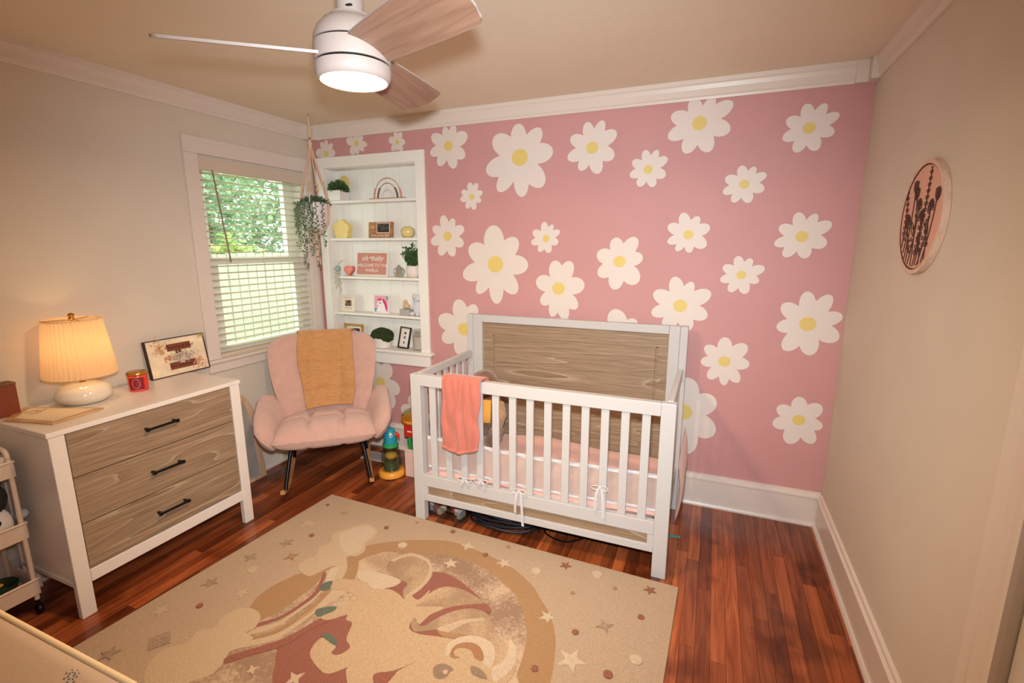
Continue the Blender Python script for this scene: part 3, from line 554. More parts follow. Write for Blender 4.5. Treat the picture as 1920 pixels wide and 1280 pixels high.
def sash(x, z0, z1, lo, hi):
    sfr = MB().box(x - 0.02, x + 0.02, WY0 + 0.02, gy0, z0, z1).box(x - 0.02, x + 0.02, gy1, WY1 - 0.02, z0, z1).box(x - 0.02, x + 0.02, gy0, gy1, z0, z0 + lo).box(x - 0.02, x + 0.02, gy0, gy1, z1 - hi, z1)
    o = part('sash', sfr, VIN, win)
    part('pane', MB().box(x - 0.003, x + 0.003, gy0, gy1, z0 + lo, z1 - hi), glass('window_glass'), o)
sash(-0.108, 1.455, WZ1 - 0.02, 0.045, 0.05)
sash(-0.066, WZ0 + 0.02, 1.495, 0.05, 0.042)
blind = thing('window_blind', 'white horizontal slat blind hanging in the window, slats open', 'blind')
SLAT = thin_cloth('blind_slat', S(238, 232, 216), 0.35)
sl = MB(); 
sp = [(-0.024, 0.0), (-0.012, 0.003), (0, 0.004), (0.012, 0.003), (0.024, 0.0)]
vs = [(x, y, z) for y in (WY0 + 0.024, WY1 - 0.024) for x, z in sp] + [(x, y, z - 0.0028) for y in (WY0 + 0.024, WY1 - 0.024) for x, z in sp]
fs = [(i, i + 5, i + 6, i + 1) for i in range(4)] + [(i + 10, i + 11, i + 16, i + 15) for i in range(4)] + [(0, 10, 15, 5), (4, 9, 19, 14)]
slm = sl.add(vs, fs).mesh('slat', SLAT)
z = 0.925
while z < 2.015:
    link('slat', slm, blind, (-0.018, 0, z)); z += 0.0432
part('headrail', MB().box(-0.042, 0.004, WY0 + 0.022, WY1 - 0.022, 2.028, 2.079), VIN, blind, bevel=0.003)
part('valance', MB().box(0.005, 0.014, WY0 + 0.006, WY1 - 0.006, 2.012, 2.088), mat('valance', S(214, 196, 176), 0.5), blind, bevel=0.002)
part('bottom_rail', MB().box(-0.042, 0.006, WY0 + 0.024, WY1 - 0.024, 0.872, 0.892), mat('valance', S(214, 196, 176), 0.5), blind, bevel=0.004)
for y in (-0.80, -0.52, -0.22):
    part('ladder_cord', MB().tube([(0.0075, y, 0.89), (0.0075, y, 2.02)], 0.0012, 5), mat('cord', S(225, 215, 195), 0.8), blind)
part('tilt_wand', MB().tube([(0.03, -0.845, 2.02), (0.034, -0.79, 1.47)], 0.005, 8), mat('wand', S(150, 128, 110), 0.3), blind)

GR = mat('lawn', S(130, 150, 70), 0.9, var=0.2, vscale=2)
tag(part('lawn', MB().box(-14, -0.16, -8, 10, -0.55, -0.5), GR), 'green garden lawn outside the window', 'lawn')['kind'] = 'stuff'
fence = thing('garden_fence', 'pale wooden plank fence outside the window', 'fence')
fm = mat('fence_wood', S(142, 143, 130), 0.8, var=0.1, vscale=5, stretch=(6, 6, 1))
pm = MB().box(-3.02, -3.0, 0, 0.138, -0.498, 1.46).mesh('fence_board', fm, bevel=0.004, seg=1)
for i in range(34): link('fence_board', pm, fence, (0, -1.2 + 0.143 * i, random.uniform(0, .015)))
for z in (0.0, 1.1): part('fence_rail', MB().box(-3.06, -3.021, -1.2, 3.66, z, z + 0.09), fm, fence)
LEAF = [thin_cloth('leaf_a', S(138, 160, 130), 0.4), thin_cloth('leaf_b', S(172, 188, 120), 0.4), thin_cloth('leaf_c', S(214, 216, 112), 0.4)]
BARK = mat('bark', S(96, 78, 60), 0.9, bump=0.3, bscale=30)
def tree(x, y, r, h, k, n, label, cat='tree'):
    t = thing('garden_tree' if cat == 'tree' else 'garden_bush', label, cat, (x, y, -0.5), 0, 'garden plants beyond the fence')
    part('trunk', MB().tube([(0, 0, 0.03), (0.1, 0.05, h * 0.5), (0, 0.1, h)], [0.12, 0.09, 0.05] if cat == 'tree' else [0.04, 0.03, 0.02], 8), BARK, t)
    mb = MB(); rnd = random.Random(int(x * 100 + y * 31))
    for i in range(n):
        a = rnd.uniform(0, 2 * math.pi); cz = rnd.uniform(-1, 1); q = rnd.uniform(0.45, 1) ** 0.5
        lump = 0.8 + 0.35 * math.sin(3 * a + cz * 4) * math.cos(2 * cz * 3)
        c = Vector((math.cos(a) * math.sqrt(1 - cz * cz), math.sin(a) * math.sqrt(1 - cz * cz), cz * 1.1)) * r * q * lump + Vector((0, 0, h)); c.z = max(c.z, 0.25)
        M = Euler((rnd.uniform(-1, 1), rnd.uniform(-1, 1), rnd.uniform(0, 6.28))).to_matrix(); s_ = rnd.uniform(0.035, 0.07)
        vs = [c + M @ Vector(v) * s_ for v in ((-1, 0, 0), (-0.2, -0.5, 0.08), (1, 0, 0), (-0.2, 0.5, 0.08))]
        mb.add(vs, [(0, 1, 2, 3)])
    o = part('foliage', mb, LEAF[k], t); o['kind'] = 'stuff'
tree(-5.7, 0.1, 0.95, 2.6, 1, 3000, 'bright yellow-green tree beyond the fence at the left of the upper pane')
tree(-5.6, 3.1, 1.10, 2.9, 0, 3600, 'darker green tree beyond the fence at the right of the upper pane')
tree(-4.0, 1.0, 0.50, 1.75, 2, 1900, 'pale sunlit yellow bush just above the fence, left', 'bush')
tree(-4.0, 2.35, 0.52, 1.70, 1, 1900, 'round light green bush just above the fence, right', 'bush')
hm = MB(); rh = random.Random(77)
for i in range(17000):
    c = Vector((-7.6 + rh.uniform(-0.45, 0.45), rh.uniform(-2.5, 9.0), rh.uniform(-0.3, 5.0)))
    if c.z > 4.3 + 1.0 * math.sin(c.y * 1.3) * math.cos(c.y * 0.6): continue
    M = Euler((rh.uniform(-1, 1), rh.uniform(-1, 1), rh.uniform(0, 6.28))).to_matrix(); s_ = rh.uniform(0.07, 0.14)
    hm.add([c + M @ Vector(v) * s_ for v in ((-1, 0, 0), (-0.2, -0.5, 0.08), (1, 0, 0), (-0.2, 0.5, 0.08))], [(0, 1, 2, 3)])
hg_ = part('garden_hedge', hm, LEAF[0]); tag(hg_, 'tall dark green hedge at the back of the garden', 'hedge'); hg_['kind'] = 'stuff'

# ---------------------------------------------------------------- door on the right wall
door = struct('door_1', MB().box(W + 0.02, W + 0.06, DY0 + 0.004, DY1 - 0.004, 0.008, DZ - 0.004), mat('door_paint', S(216, 206, 196), 0.45))
cas = [(0, 0), (0.012, 0), (0.014, 0.012), (0.018, 0.02), (0.018, 0.06), (0.022, 0.066), (0.024, 0.098), (0, 0.10)]
def vrun(y0, sgn, name='casing'):
    k = len(cas); vs = [(W - d, y0 + sgn * t, zz) for zz in (0, DZ + 0.1) for d, t in cas]
    fs = [(i, (i + 1) % k, k + (i + 1) % k, k + i) for i in range(k)] + [tuple(range(k)), tuple(range(2 * k - 1, k - 1, -1))]
    link(name, fixn(MB().add(vs, fs).mesh(name, TRIM)), door)
vrun(DY1, 1); vrun(DY0, -1)
part('casing', MB().box(W - 0.022, W - 0.0005, DY0, DY1, DZ, DZ + 0.10), TRIM, door, bevel=0.003)
for ya, yb, za, zb in ((DY0 + 0.12, DY0 + 0.40, 0.25, 0.95), (DY1 - 0.40, DY1 - 0.12, 0.25, 0.95), (DY0 + 0.12, DY0 + 0.40, 1.1, 1.9), (DY1 - 0.40, DY1 - 0.12, 1.1, 1.9)):
    part('door_panel', MB().box(W + 0.012, W + 0.02, ya, yb, za, zb), MATS['door_paint'], door, bevel=0.004)
part('door_knob', MB().lathe([(0.012, 0), (0.012, 0.03), (0.028, 0.04), (0.03, 0.055), (0.018, 0.068)], n=20, M=Euler((0, -math.pi / 2, 0)).to_matrix(), c=(W + 0.02, DY0 + 0.07, 0.95)), GOLD, door, smooth=True, label='brass knob')
# ---------------------------------------------------------------- rug with a woven unicorn-and-rainbow picture
def carpet(name, col, var=0.05):
    m = mat(name, col, 0.95, spec=0.1, bump=0.7, bscale=300, var=var + 0.05, vscale=150, sheen=0.2); return m
RC = {'base': carpet('rug_base', S(199, 168, 135)), 'gold': carpet('rug_gold', S(182, 137, 87)), 'gold2': carpet('rug_gold_dark', S(178, 124, 74)),
      'brick': carpet('rug_brick', S(158, 92, 68), 0.1), 'cream': carpet('rug_cream', S(212, 182, 144)), 'cream2': carpet('rug_cream_light', S(219, 193, 160)),
      'body': carpet('rug_body', S(208, 173, 131)), 'teal': carpet('rug_teal', S(104, 110, 89), 0.1),
      'grey': speckle('rug_speckle', S(158, 128, 104), S(206, 178, 148), 60), 'grey2': speckle('rug_speckle_fine', S(166, 136, 108), S(198, 168, 134), 110), 'grey3': carpet('rug_taupe', S(158, 128, 100), 0.1), 'greyl': speckle('rug_speckle_light', S(180, 150, 122), S(210, 182, 150), 90), 'greys': carpet('rug_star_grey', S(176, 146, 116), 0.2)}
corner = [(0.721, -0.796), (2.834, -0.855), (2.79, -2.40), (0.625, -2.36)]
rug = thing('rug', 'cream rug with a woven unicorn and rainbow, on the wood floor before the crib', 'rug')
mb = MB(); mb.prism(corner, 0.001, 0.012)
part('rug_pile', mb, RC['base'], rug, bevel=0.003)
for k, (c, pts) in enumerate(RUG):
    pts = smooth_closed(pts, 4)
    part('motif', MB().prism(pts, 0.0115, 0.0124 + 0.00012 * k, cap0=False), RC[c], rug)
for kind, c, (x, y) in MARKS:
    if c == 'grey2': c = 'greys'
    if c == 'grey3': c = 'greys'
    R_ = {'dot': 0.014, 'dots': 0.010, 'dotL': 0.024, 'dotb': 0.018}.get(kind)
    a0 = (x * 7 + y * 13) % 1.5
    if R_:
        pts = [(x + R_ * math.cos(t * math.pi / 8), y + R_ * math.sin(t * math.pi / 8)) for t in range(16)]
    else:
        n = 4 if kind[1] == '4' or kind == 'sq' else 5
        big = {'x5L': 0.062, 'x5b': 0.030, 'x4s': 0.026, 'sq': 0.05}.get(kind, 0.038); inn = 0.40 if n == 5 else (0.7 if kind == 'sq' else 0.38)
        pts = [(x + big * (1 if t % 2 == 0 else inn) * math.cos(a0 + t * math.pi / n), y + big * (1 if t % 2 == 0 else inn) * math.sin(a0 + t * math.pi / n)) for t in range(2 * n)]
    part('star' if not R_ else 'dot', MB().prism(pts, 0.0115, 0.0172, cap0=False), RC[c], rug)

# ---------------------------------------------------------------- crib
crib = thing('crib', 'white baby crib with greige wood headboard panel against the pink wall', 'crib')
CW = mat('crib_white', S(199, 196, 193), 0.32, bump=0.01, bscale=30)
X0, X1, YF = 1.365, 2.770, -0.8135
for xa, xb in ((X0, X0 + 0.062), (X1 - 0.066, X1)):
    part('post', MB().box(xa, xb, YF, YF + 0.045, 0, 0.878), CW, crib, bevel=0.003)
part('top_rail', MB().box(X0 + 0.062, X1 - 0.066, YF, YF + 0.04, 0.815, 0.878), CW, crib, bevel=0.003)
part('rail', MB().box(X0 + 0.062, X1 - 0.066, YF + .002, YF + 0.038, 0.220, 0.288), CW, crib, bevel=0.003)
part('rail', MB().box(X0 + 0.062, X1 - 0.066, YF + .002, YF + 0.038, 0.128, 0.166), CW, crib, bevel=0.003)
part('front_panel', MB().box(X0 + 0.088, X1 - 0.094, YF + 0.014, YF + 0.028, 0.166, 0.220), OAKX, crib, label='narrow greige wood panel')
for xa, xb in ((X0 + 0.062, X0 + 0.088), (X1 - 0.094, X1 - 0.066)):
    part('rail_block', MB().box(xa, xb, YF + .002, YF + 0.038, 0.166, 0.220), CW, crib)
slat_me = MB().box(-0.0195, 0.0195, -0.008, 0.008, 0.288, 0.815).mesh('slat', CW, bevel=0.002, seg=1)
for k in range(13): link('slat', slat_me, crib, (1.4955 + 0.0955 * k, YF + 0.02, 0))
# headboard
YH = -0.135
part('head_post', MB().box(X0 + 0.004, X0 + 0.046, YH, YH + 0.06, 0, 1.124), CW, crib, bevel=0.003)
part('head_post', MB().box(X1 - 0.042, X1, YH, YH + 0.06, 0, 1.124), CW, crib, bevel=0.003)
part('head_stile', MB().box(X0 + 0.047, 1.480, YH + 0.004, YH + 0.045, 0.16, 1.124), CW, crib, bevel=0.002)
part('head_stile', MB().box(2.668, X1 - 0.043, YH + 0.004, YH + 0.045, 0.16, 1.124), CW, crib, bevel=0.002)
part('head_rail', MB().box(1.481, 2.667, YH + 0.004, YH + 0.045, 1.076, 1.124), CW, crib, bevel=0.002)
part('head_rail', MB().box(1.481, 2.667, YH + 0.004, YH + 0.045, 0.16, 0.22), CW, crib, bevel=0.002)
hp = MB().box(1.480, 2.668, YH + 0.022, YH + 0.034, 0.22, 1.076)
part('head_panel', hp, OAKX, crib, label='greige wood grain panel')
part('panel_field', MB().box(1.562, 2.598, YH + 0.016, YH + 0.022, 0.22, 0.984), OAKX, crib, bevel=0.004)
for xa, xb, za, zb in ((1.552, 1.560, 0.22, 0.994), (2.600, 2.608, 0.22, 0.994), (1.552, 2.608, 0.986, 0.994)):
    part('panel_bead', MB().box(xa, xb, YH + 0.018, YH + 0.022, za, zb), OAKX, crib, bevel=0.001, seg=1)
# sides
for xa in (X0 + 0.014, X1 - 0.042):
    part('side_rail', MB().box(xa, xa + 0.028, YF + 0.046, YH - 0.001, 0.836, 0.880), CW, crib, bevel=0.003)
    part('side_rail', MB().box(xa, xa + 0.028, YF + 0.046, YH - 0.001, 0.205, 0.275), CW, crib, bevel=0.003)
    sm = MB().box(-0.007, 0.007, -0.018, 0.018, 0.275, 0.836).mesh('side_slat', CW, bevel=0.002, seg=1)
    for k in range(7): link('side_slat', sm, crib, (xa + 0.014, YF + 0.102 + 0.0795 * k, 0))
part('mattress_support', MB().box(X0 + 0.045, X1 - 0.045, YF + 0.046, YH - 0.002, 0.195, 0.204), BLACK, crib)
# mattress with pink fitted sheet
SHEET = mat('pink_sheet', S(240, 186, 168), 0.85, spec=0.2, bump=0.4, bscale=7, var=0.05, vscale=5, stretch=(1, 3, 1), sheen=0.3)
mt = MB()
def mP(u, v): return (2.067 + 0.652 * u, -0.452 + 0.308 * v, 0.282 + 0.012 * math.sin(5 * u + 3 * v))
mt.pillow(mP, lambda u, v: 0.088 + 0.006 * noise.noise(Vector((u * 6, v * 4, 0))), 40, 20)
tag(part('crib_mattress', mt, SHEET, smooth=True), 'crib mattress in a wrinkled pale pink fitted sheet', 'mattress')
# breathable mesh liner, tied to the slats
liner = thing('crib_liner', 'pale mesh crib liner with white edging and ties inside the slats', 'crib liner')
MESHM = thin_cloth('liner_mesh', S(236, 220, 210), 0.4, clear=0.28)
BAND = mat('liner_band', S(214, 208, 206), 0.5)
def lin(x0, x1, y, z0, z1, m, nm, amp=0.006):
    part(nm, MB().sheet(lambda u, v: (x0 + (x1 - x0) * u, y + amp * math.sin(u * 40) * math.sin(v * 3.1) + 0.004 * math.sin(u * 9), z0 + (z1 - z0) * v - 0.012 * math.sin(u * 3.1) ), 60, 4), m, liner, smooth=True)
lin(1.435, 2.70, -0.766, 0.335, 0.490, MESHM, 'mesh_panel')
lin(1.435, 2.70, -0.7655, 0.490, 0.512, BAND, 'edging'); lin(1.435, 2.70, -0.7655, 0.318, 0.336, BAND, 'edging')
# right side: panel bulges outside the side slats
part('side_panel', MB().pillow(lambda u, v: (X1 + 0.026 + 0.012 * math.cos(v * 2), -0.44 + 0.27 * u, 0.40 + 0.155 * v), lambda u, v: 0.010, 12, 12), mat('liner_side', S(238, 200, 184), 0.85, sheen=0.2, bump=0.3, bscale=12), liner, smooth=True, label='pink fabric end panel')
def tie(x, z, l1, l2, knot=True):
    mb = MB(); y = YF - 0.006
    for s_, l in ((-1, l1), (1, l2)):
        w = 0.008
        pts = smooth_open([(x, y, z), (x + s_ * 0.012, y - 0.006, z - 0.02), (x + s_ * 0.018, y - 0.008, z - l * 0.5), (x + s_ * 0.022, y - 0.003, z - l)], 4)
        for a, b in zip(pts[:-1], pts[1:]): mb.bar(a, b, 0.013, 0.002, up=(0, 1, 0))
    for s_ in (-1, 1):
        mb.tube([Vector((x, y, z)) + Vector((s_ * 0.02 * (1 - math.cos(t)), -0.006, 0.012 * math.sin(t) - 0.004)) for t in [i * math.pi / 6 for i in range(12)]], 0.0028, 5)
    mb.ball((x, y - 0.003, z), 0.007, 8, 6)
    part('tie', mb, BAND, liner)
tie(2.02, 0.315, 0.13, 0.20); tie(2.443, 0.42, 0.13, 0.16); tie(1.70, 0.32, 0.05, 0.04); tie(1.80, 0.33, 0.04, 0.05)
# coral blanket hung over the front rail
CORAL = mat('coral_knit', S(194, 114, 98), 0.9, spec=0.15, bump=0.35, bscale=26, stretch=(1, 1, 0.35), var=0.05, vscale=30, sheen=0.4)
def bl(u, v):
    # v 0 = bottom front, goes up, over the rail, down the back
    hw = 0.112 * (1 - 0.04 * math.cos(v * 3)); L1, L2 = 0.385, 0.07
    s_ = v * (L1 + 0.075 + L2)
    f1 = 0.012 * math.sin(u * 9 + v * 5) * min(1, max(0, (L1 - s_) / 0.2)) + 0.006 * math.sin(u * 19 + 2) * (1 if s_ < L1 else 0)
    x = 1.700 + hw * (2 * u - 1) - 0.012 * (1 - min(1, s_ / L1)) + 0.004 * math.sin(s_ * 30)
    if s_ < L1:
        zz = 0.886 - L1 + s_ - (0.028 * math.sin(u * 3.1) * max(0, 1 - s_ / 0.1)) + 0.018 * u
        y = YF - 0.012 - 0.010 * math.sin(min(1, (L1 - s_) / 0.1) * 1.57) - abs(f1)
        zz = min(zz, 0.886)
    elif s_ < L1 + 0.075:
        t = (s_ - L1) / 0.075; y = YF - 0.012 + t * 0.066; zz = 0.886 + 0.006 * math.sin(t * math.pi)
    else:
        y = YF + 0.054 + 0.004 * math.sin(u * 12); zz = 0.886 - (s_ - L1 - 0.075)
    return Vector((x, y, zz))
b1 = MB().sheet(bl, 28, 60)
nvb = len(b1.v)
# thickness: offset copy
me = b1.mesh('blanket', CORAL, smooth=True)
bo = link('baby_blanket', me); tag(bo, 'coral pink baby blanket folded over the crib front rail', 'blanket')
md = bo.modifiers.new('solid', 'SOLIDIFY'); md.thickness = 0.006; md.offset = 1
hem = MB(); hem.tube([bl(i / 20, 0.004) + Vector((0, -0.004, 0)) for i in range(21)], 0.010, 8)
part('hem', hem, CORAL, bo, smooth=True)

# plush dog sitting in the back left corner of the crib
dog = thing('plush_dog', 'brown plush dog with a yellow bib sitting in the crib corner', 'soft toy', (1.635, -0.335, 0.380), math.radians(-8))
dog.scale = (1.10, 1.10, 1.10)
FUR = mat('brown_fur', S(132, 92, 66), 0.95, bump=1.0, bscale=70, var=0.3, vscale=30, sheen=0.5)
FURL = mat('tan_fur', S(176, 134, 100), 0.95, bump=1.0, bscale=70, var=0.2, vscale=30, sheen=0.5)
part('body', MB().ball((0, 0, 0.13), (0.085, 0.075, 0.14), 20, 14), FUR, dog, smooth=True)
part('head', MB().ball((-0.03, -0.02, 0.315), (0.082, 0.078, 0.078), 20, 14), FUR, dog, smooth=True)
part('muzzle', MB().ball((-0.03, -0.095, 0.295), (0.038, 0.04, 0.03), 14, 10), FURL, dog, smooth=True)
part('nose', MB().ball((-0.03, -0.135, 0.303), 0.011, 10, 8), BLACK, dog, smooth=True)
for s_ in (-1, 1):
    part('ear', MB().ball((-0.03 + s_ * 0.082, -0.01, 0.285), (0.018, 0.035, 0.062), 12, 10), FUR, dog, smooth=True)
    part('eye', MB().ball((-0.03 + s_ * 0.03, -0.092, 0.335), 0.008, 8, 6), BLACK, dog, smooth=True)
    part('leg', MB().tube([(s_ * 0.05, -0.02, 0.05), (s_ * 0.085, -0.09, 0.04), (s_ * 0.10, -0.15, 0.035)], [0.045, 0.04, 0.032], 12).ball((s_ * 0.102, -0.158, 0.042), (0.034, 0.026, 0.042), 12, 8), FUR, dog, smooth=True)
    part('arm', MB().tube([(s_ * 0.07, -0.02, 0.215), (s_ * 0.105, -0.06, 0.16), (s_ * 0.105, -0.10, 0.10)], [0.028, 0.03, 0.028], 10).ball((s_ * 0.105, -0.108, 0.088), 0.032, 12, 8), FURL if s_ > 0 else FUR, dog, smooth=True)
part('bib', MB().sheet(lambda u, v: (-0.055 + 0.11 * u, -0.082 - 0.015 * math.sin(u * 3.14) - 0.01 * (1 - v), 0.115 + 0.13 * v), 8, 8), mat('bib_yellow', S(226, 160, 70), 0.9), dog, smooth=True, label='yellow bib')

# ---------------------------------------------------------------- dresser
dr = thing('dresser', 'white dresser with three greige wood drawers and black handles by the left wall', 'dresser')
DX, DY0_, DY1_, DZ_ = 0.49, -2.0275, -1.178, 0.8446
DWM = mat('dresser_white', S(236, 227, 218), 0.3, bump=0.01, bscale=30)
part('top', MB().box(0.034, DX + 0.004, DY0_ - 0.006, DY1_ + 0.006, DZ_ - 0.022, DZ_), DWM, dr, bevel=0.003)
for ya, yb in ((DY0_, DY0_ + 0.055), (DY1_ - 0.055, DY1_)):
    part('leg', MB().box(DX - 0.03, DX, ya, yb, 0, DZ_ - 0.023), DWM, dr, bevel=0.003)
    part('leg', MB().box(0.036, 0.066, ya, yb, 0, DZ_ - 0.023), DWM, dr, bevel=0.003)
part('side_panel', MB().box(0.067, DX - 0.031, DY0_ + 0.006, DY0_ + 0.02, 0.165, DZ_ - 0.023), DWM, dr)
part('side_panel', MB().box(0.067, DX - 0.031, DY1_ - 0.02, DY1_ - 0.006, 0.165, DZ_ - 0.023), DWM, dr)
part('side_rail', MB().box(0.067, DX - 0.031, DY0_ + 0.001, DY0_ + 0.03, 0.145, 0.165), DWM, dr, bevel=.002)
part('back_panel', MB().box(0.040, 0.046, DY0_ + 0.056, DY1_ - 0.056, 0.15, DZ_ - 0.023), DWM, dr)
part('bottom_rail', MB().box(DX - 0.03, DX, DY0_ + 0.056, DY1_ - 0.056, 0.147, 0.204), DWM, dr, bevel=0.003)
part('bottom_panel', MB().box(0.067, DX - 0.031, DY0_ + 0.031, DY1_ - 0.021, 0.15, 0.16), DWM, dr)
zz = [0.209, 0.4135, 0.418, 0.622, 0.6265, 0.8205]
for k in range(3):
    d = part('drawer', MB().box(DX - 0.018, DX - 0.003, DY0_ + 0.0585, DY1_ - 0.0585, zz[2 * k], zz[2 * k + 1]), OAKY, dr, bevel=0.0015, seg=1)
    part('drawer_box', MB().box(0.08, DX - 0.019, DY0_ + 0.07, DY1_ - 0.07, zz[2 * k] + 0.01, zz[2 * k + 1] - 0.02), DWM, d)
    zc_ = [0.311, 0.522, 0.737][k]; ya, yb = -1.682, -1.540
    h = MB()
    for y in (ya + 0.008, yb - 0.008): h.box(DX - 0.003, DX + 0.022, y - 0.006, y + 0.006, zc_ - 0.006, zc_ + 0.006)
    h.bar((DX + 0.024, ya, zc_), (DX + 0.024, yb, zc_), 0.009, 0.010)
    h.box(DX + .018, DX + .030, ya - 0.004, ya + 0.012, zc_ - 0.0075, zc_ + 0.0075).box(DX + .018, DX + .030, yb - 0.012, yb + 0.004, zc_ - 0.0075, zc_ + 0.0075)
    part('handle', h, BLACK, d, label='black bar handle', bevel=0.0012, seg=1)

# ---------------------------------------------------------------- rocking chair
CH = thing('rocking_chair', 'pink tufted rocking armchair with black metal legs and wooden rockers in the corner', 'armchair', (0.50, -0.56, 0), math.radians(41))
FAB = mat('pink_boucle', S(218, 174, 158), 0.95, spec=0.15, bump=0.6, bscale=260, var=0.04, vscale=20, sheen=0.5)
def seatP(u, v):
    y = -0.08 + 0.25 * v
    return (0.305 * u * (1 - 0.05 * max(0, v)), y, 0.372 - 0.025 * v - 0.02 * max(0, -v - 0.5))
def seatT(u, v):
    g = 0
    for gx in (-0.34, 0.34): g += 0.034 * math.exp(-((u - gx) / 0.045) ** 2)
    g += 0.030 * math.exp(-((v + 0.02) / 0.07) ** 2)
    g += 0.02 * sum(math.exp(-(((u - gx) / 0.07) ** 2 + ((v + 0.1) / 0.1) ** 2)) for gx in (-0.34, 0.34))
    return (0.100 - g, 0.080 - 0.3 * g)
part('seat', MB().pillow(seatP, seatT, 46, 34), FAB, CH, smooth=True)
def bk(u, v):
    t = (v + 1) / 2; z = 0.40 + 0.555 * t
    wd = 0.262 + 0.092 * math.sin(min(1, t * 1.12) * math.pi / 2)
    cu = u * (1 - 0.085 * max(0, v) ** 10)
    z -= 0.052 * (max(0, v) ** 3) * abs(u) ** 7 - 0.022 * (max(0, v)) * abs(u) ** 2
    return Vector((wd * cu, 0.135 + 0.17 * t - 0.135 * abs(u) ** 2.4 * (0.5 + 0.5 * math.sin(t * math.pi * 0.85)), z))
def bkT(u, v):
    g = 0.010 * math.exp(-((v - 0.25) / 0.05) ** 2) + 0.010 * math.exp(-((v + 0.4) / 0.05) ** 2)
    for gx in (-0.36, 0.36): g += 0.010 * math.exp(-((u - gx) / 0.04) ** 2)
    return (0.048 - g, 0.045)
part('backrest', MB().pillow(bk, bkT, 40, 36), FAB, CH, smooth=True)
for s_ in (-1, 1):
    def arm(u, v, s_=s_):
        # u -1 front .. 1 back ; v -1 bottom .. 1 top
        y = -0.07 + 0.235 * u
        top = 0.545 + 0.055 * math.exp(-((u - 0.45) / 0.55) ** 2) - 0.09 * max(0, -u) ** 3
        bot = 0.325 + 0.02 * max(0, u)
        tt = (v + 1) / 2
        z = bot + (top - bot) * tt
        yy = y + (-0.035 * (1 - abs(u)) * 0) + 0.0
        if u < 0: yy += 0.045 * (1 - math.sin(tt * math.pi * 0.9)) * (-u) ** 3
        return (s_ * (0.305 + 0.100 * tt ** 1.2 - 0.075 * max(0, u) ** 2), yy, z)
    part('armrest', MB().pillow(arm, lambda u, v: (0.038 + 0.012 * math.sin((v + 1) * 1.57), 0.038 + 0.012 * math.sin((v + 1) * 1.57)), 22, 18, sgn=s_), FAB, CH, smooth=True)
part('under_frame', MB().box(-0.18, 0.18, -0.15, 0.12, 0.295, 0.315), BLACK, CH, bevel=0.004)
WROCK = wood('rocker_wood', S(196, 140, 92), S(170, 114, 70), S(214, 160, 110), 'Y', 1.0, rough=0.4)
for s_ in (-1, 1):
    pts = [(s_ * 0.262, -0.375 + 0.77 * t, 0.020 + 0.085 * (2 * t - 0.98) ** 2) for t in [i / 24 for i in range(25)]]
    mz = min(p[2] for p in pts)
    rk = MB()
    for (a, b) in zip(pts[:-1], pts[1:]): pass
    vs = []
    for x, y, z in pts:
        zb = z - mz
        vs += [(x - 0.014, y, zb), (x + 0.014, y, zb), (x + 0.014, y, zb + 0.026), (x - 0.014, y, zb + 0.026)]
    fs = [(0, 1, 2, 3), (96 + 3, 96 + 2, 96 + 1, 96)]
    for i in range(24):
        for j in range(4): fs.append((i * 4 + j, i * 4 + 4 + j, i * 4 + 4 + (j + 1) % 4, i * 4 + (j + 1) % 4)[::1])
    rk.add(vs, fs)
    o = link('rocker', fixn(rk.mesh('rocker', WROCK)), CH)
    part('leg', MB().tube(smooth_open([(s_ * 0.17, -0.15, 0.295), (s_ * 0.215, -0.19, 0.285), (s_ * 0.235, -0.23, 0.20), (s_ * 0.255, -0.305, 0.075)], 5), 0.012, 10), BLACK, CH, smooth=True)
    part('leg', MB().tube(smooth_open([(s_ * 0.17, 0.08, 0.295), (s_ * 0.215, 0.12, 0.285), (s_ * 0.235, 0.17, 0.19), (s_ * 0.255, 0.25, 0.056)], 5), 0.012, 10), BLACK, CH, smooth=True)
    part('screw', MB().ball((s_ * 0.262, -0.318, 0.072), 0.006, 8, 6), mat('chrome', S(200, 200, 200), 0.2, metal=1), CH)
part('stretcher', MB().tube([(-0.235, 0.17, 0.19), (0.235, 0.17, 0.19)], 0.007, 8), BLACK, CH, smooth=True)
part('stretcher', MB().tube([(-0.24, -0.235, 0.193), (-0.24, 0.17, 0.19)], 0.005, 8), BLACK, CH, smooth=True)
# honey coloured throw over the chair back
thr_m = mat('honey_throw', S(208, 152, 98), 0.95, spec=0.1, bump=0.8, bscale=70, var=0.07, vscale=26, stretch=(0.8, 0.8, 3.0), sheen=0.4)
def nrm_bk(u, v):
    e = 1e-3; n_ = (bk(u + e, v) - bk(u - e, v)).cross(bk(u, v + e) - bk(u, v - e)); return n_.normalized()
def thr(uu, w):
    u = -0.52 - 0.06 * max(0, 0.8 - w) + (1.12 + 0.24 * max(0, 0.8 - w)) * uu + 0.02 * math.sin(w * 9)
    if w < 0.8:
        v = -0.80 + 1.76 * (w / 0.8) + 0.05 * (uu - 0.5) * (1 - w); f = 1.0
        t0 = bkT(u, v)[0] * (max(0, 1 - abs(v) ** 5)) ** 0.45
        off = t0 + 0.012 + 0.004 * math.sin(uu * 14 + w * 6) + (0.022 * max(0, 0.2 - w) / 0.2)
        return bk(u, v) + nrm_bk(u, v) * off
    if w < 0.88:
        a = (w - 0.8) / 0.08 * math.pi
        n_ = nrm_bk(u, 0.96); up_ = Vector((0, 0.25, 1)).normalized()
        return bk(u, 0.96) + n_ * (0.036 * math.cos(a)) + up_ * (0.008 + 0.020 * math.sin(a))
    v = 0.96 - (w - 0.88) / 0.12 * 0.7
    return bk(u, v) - nrm_bk(u, v) * (0.036 + 0.016 * min(1, (w - 0.88) / 0.03))
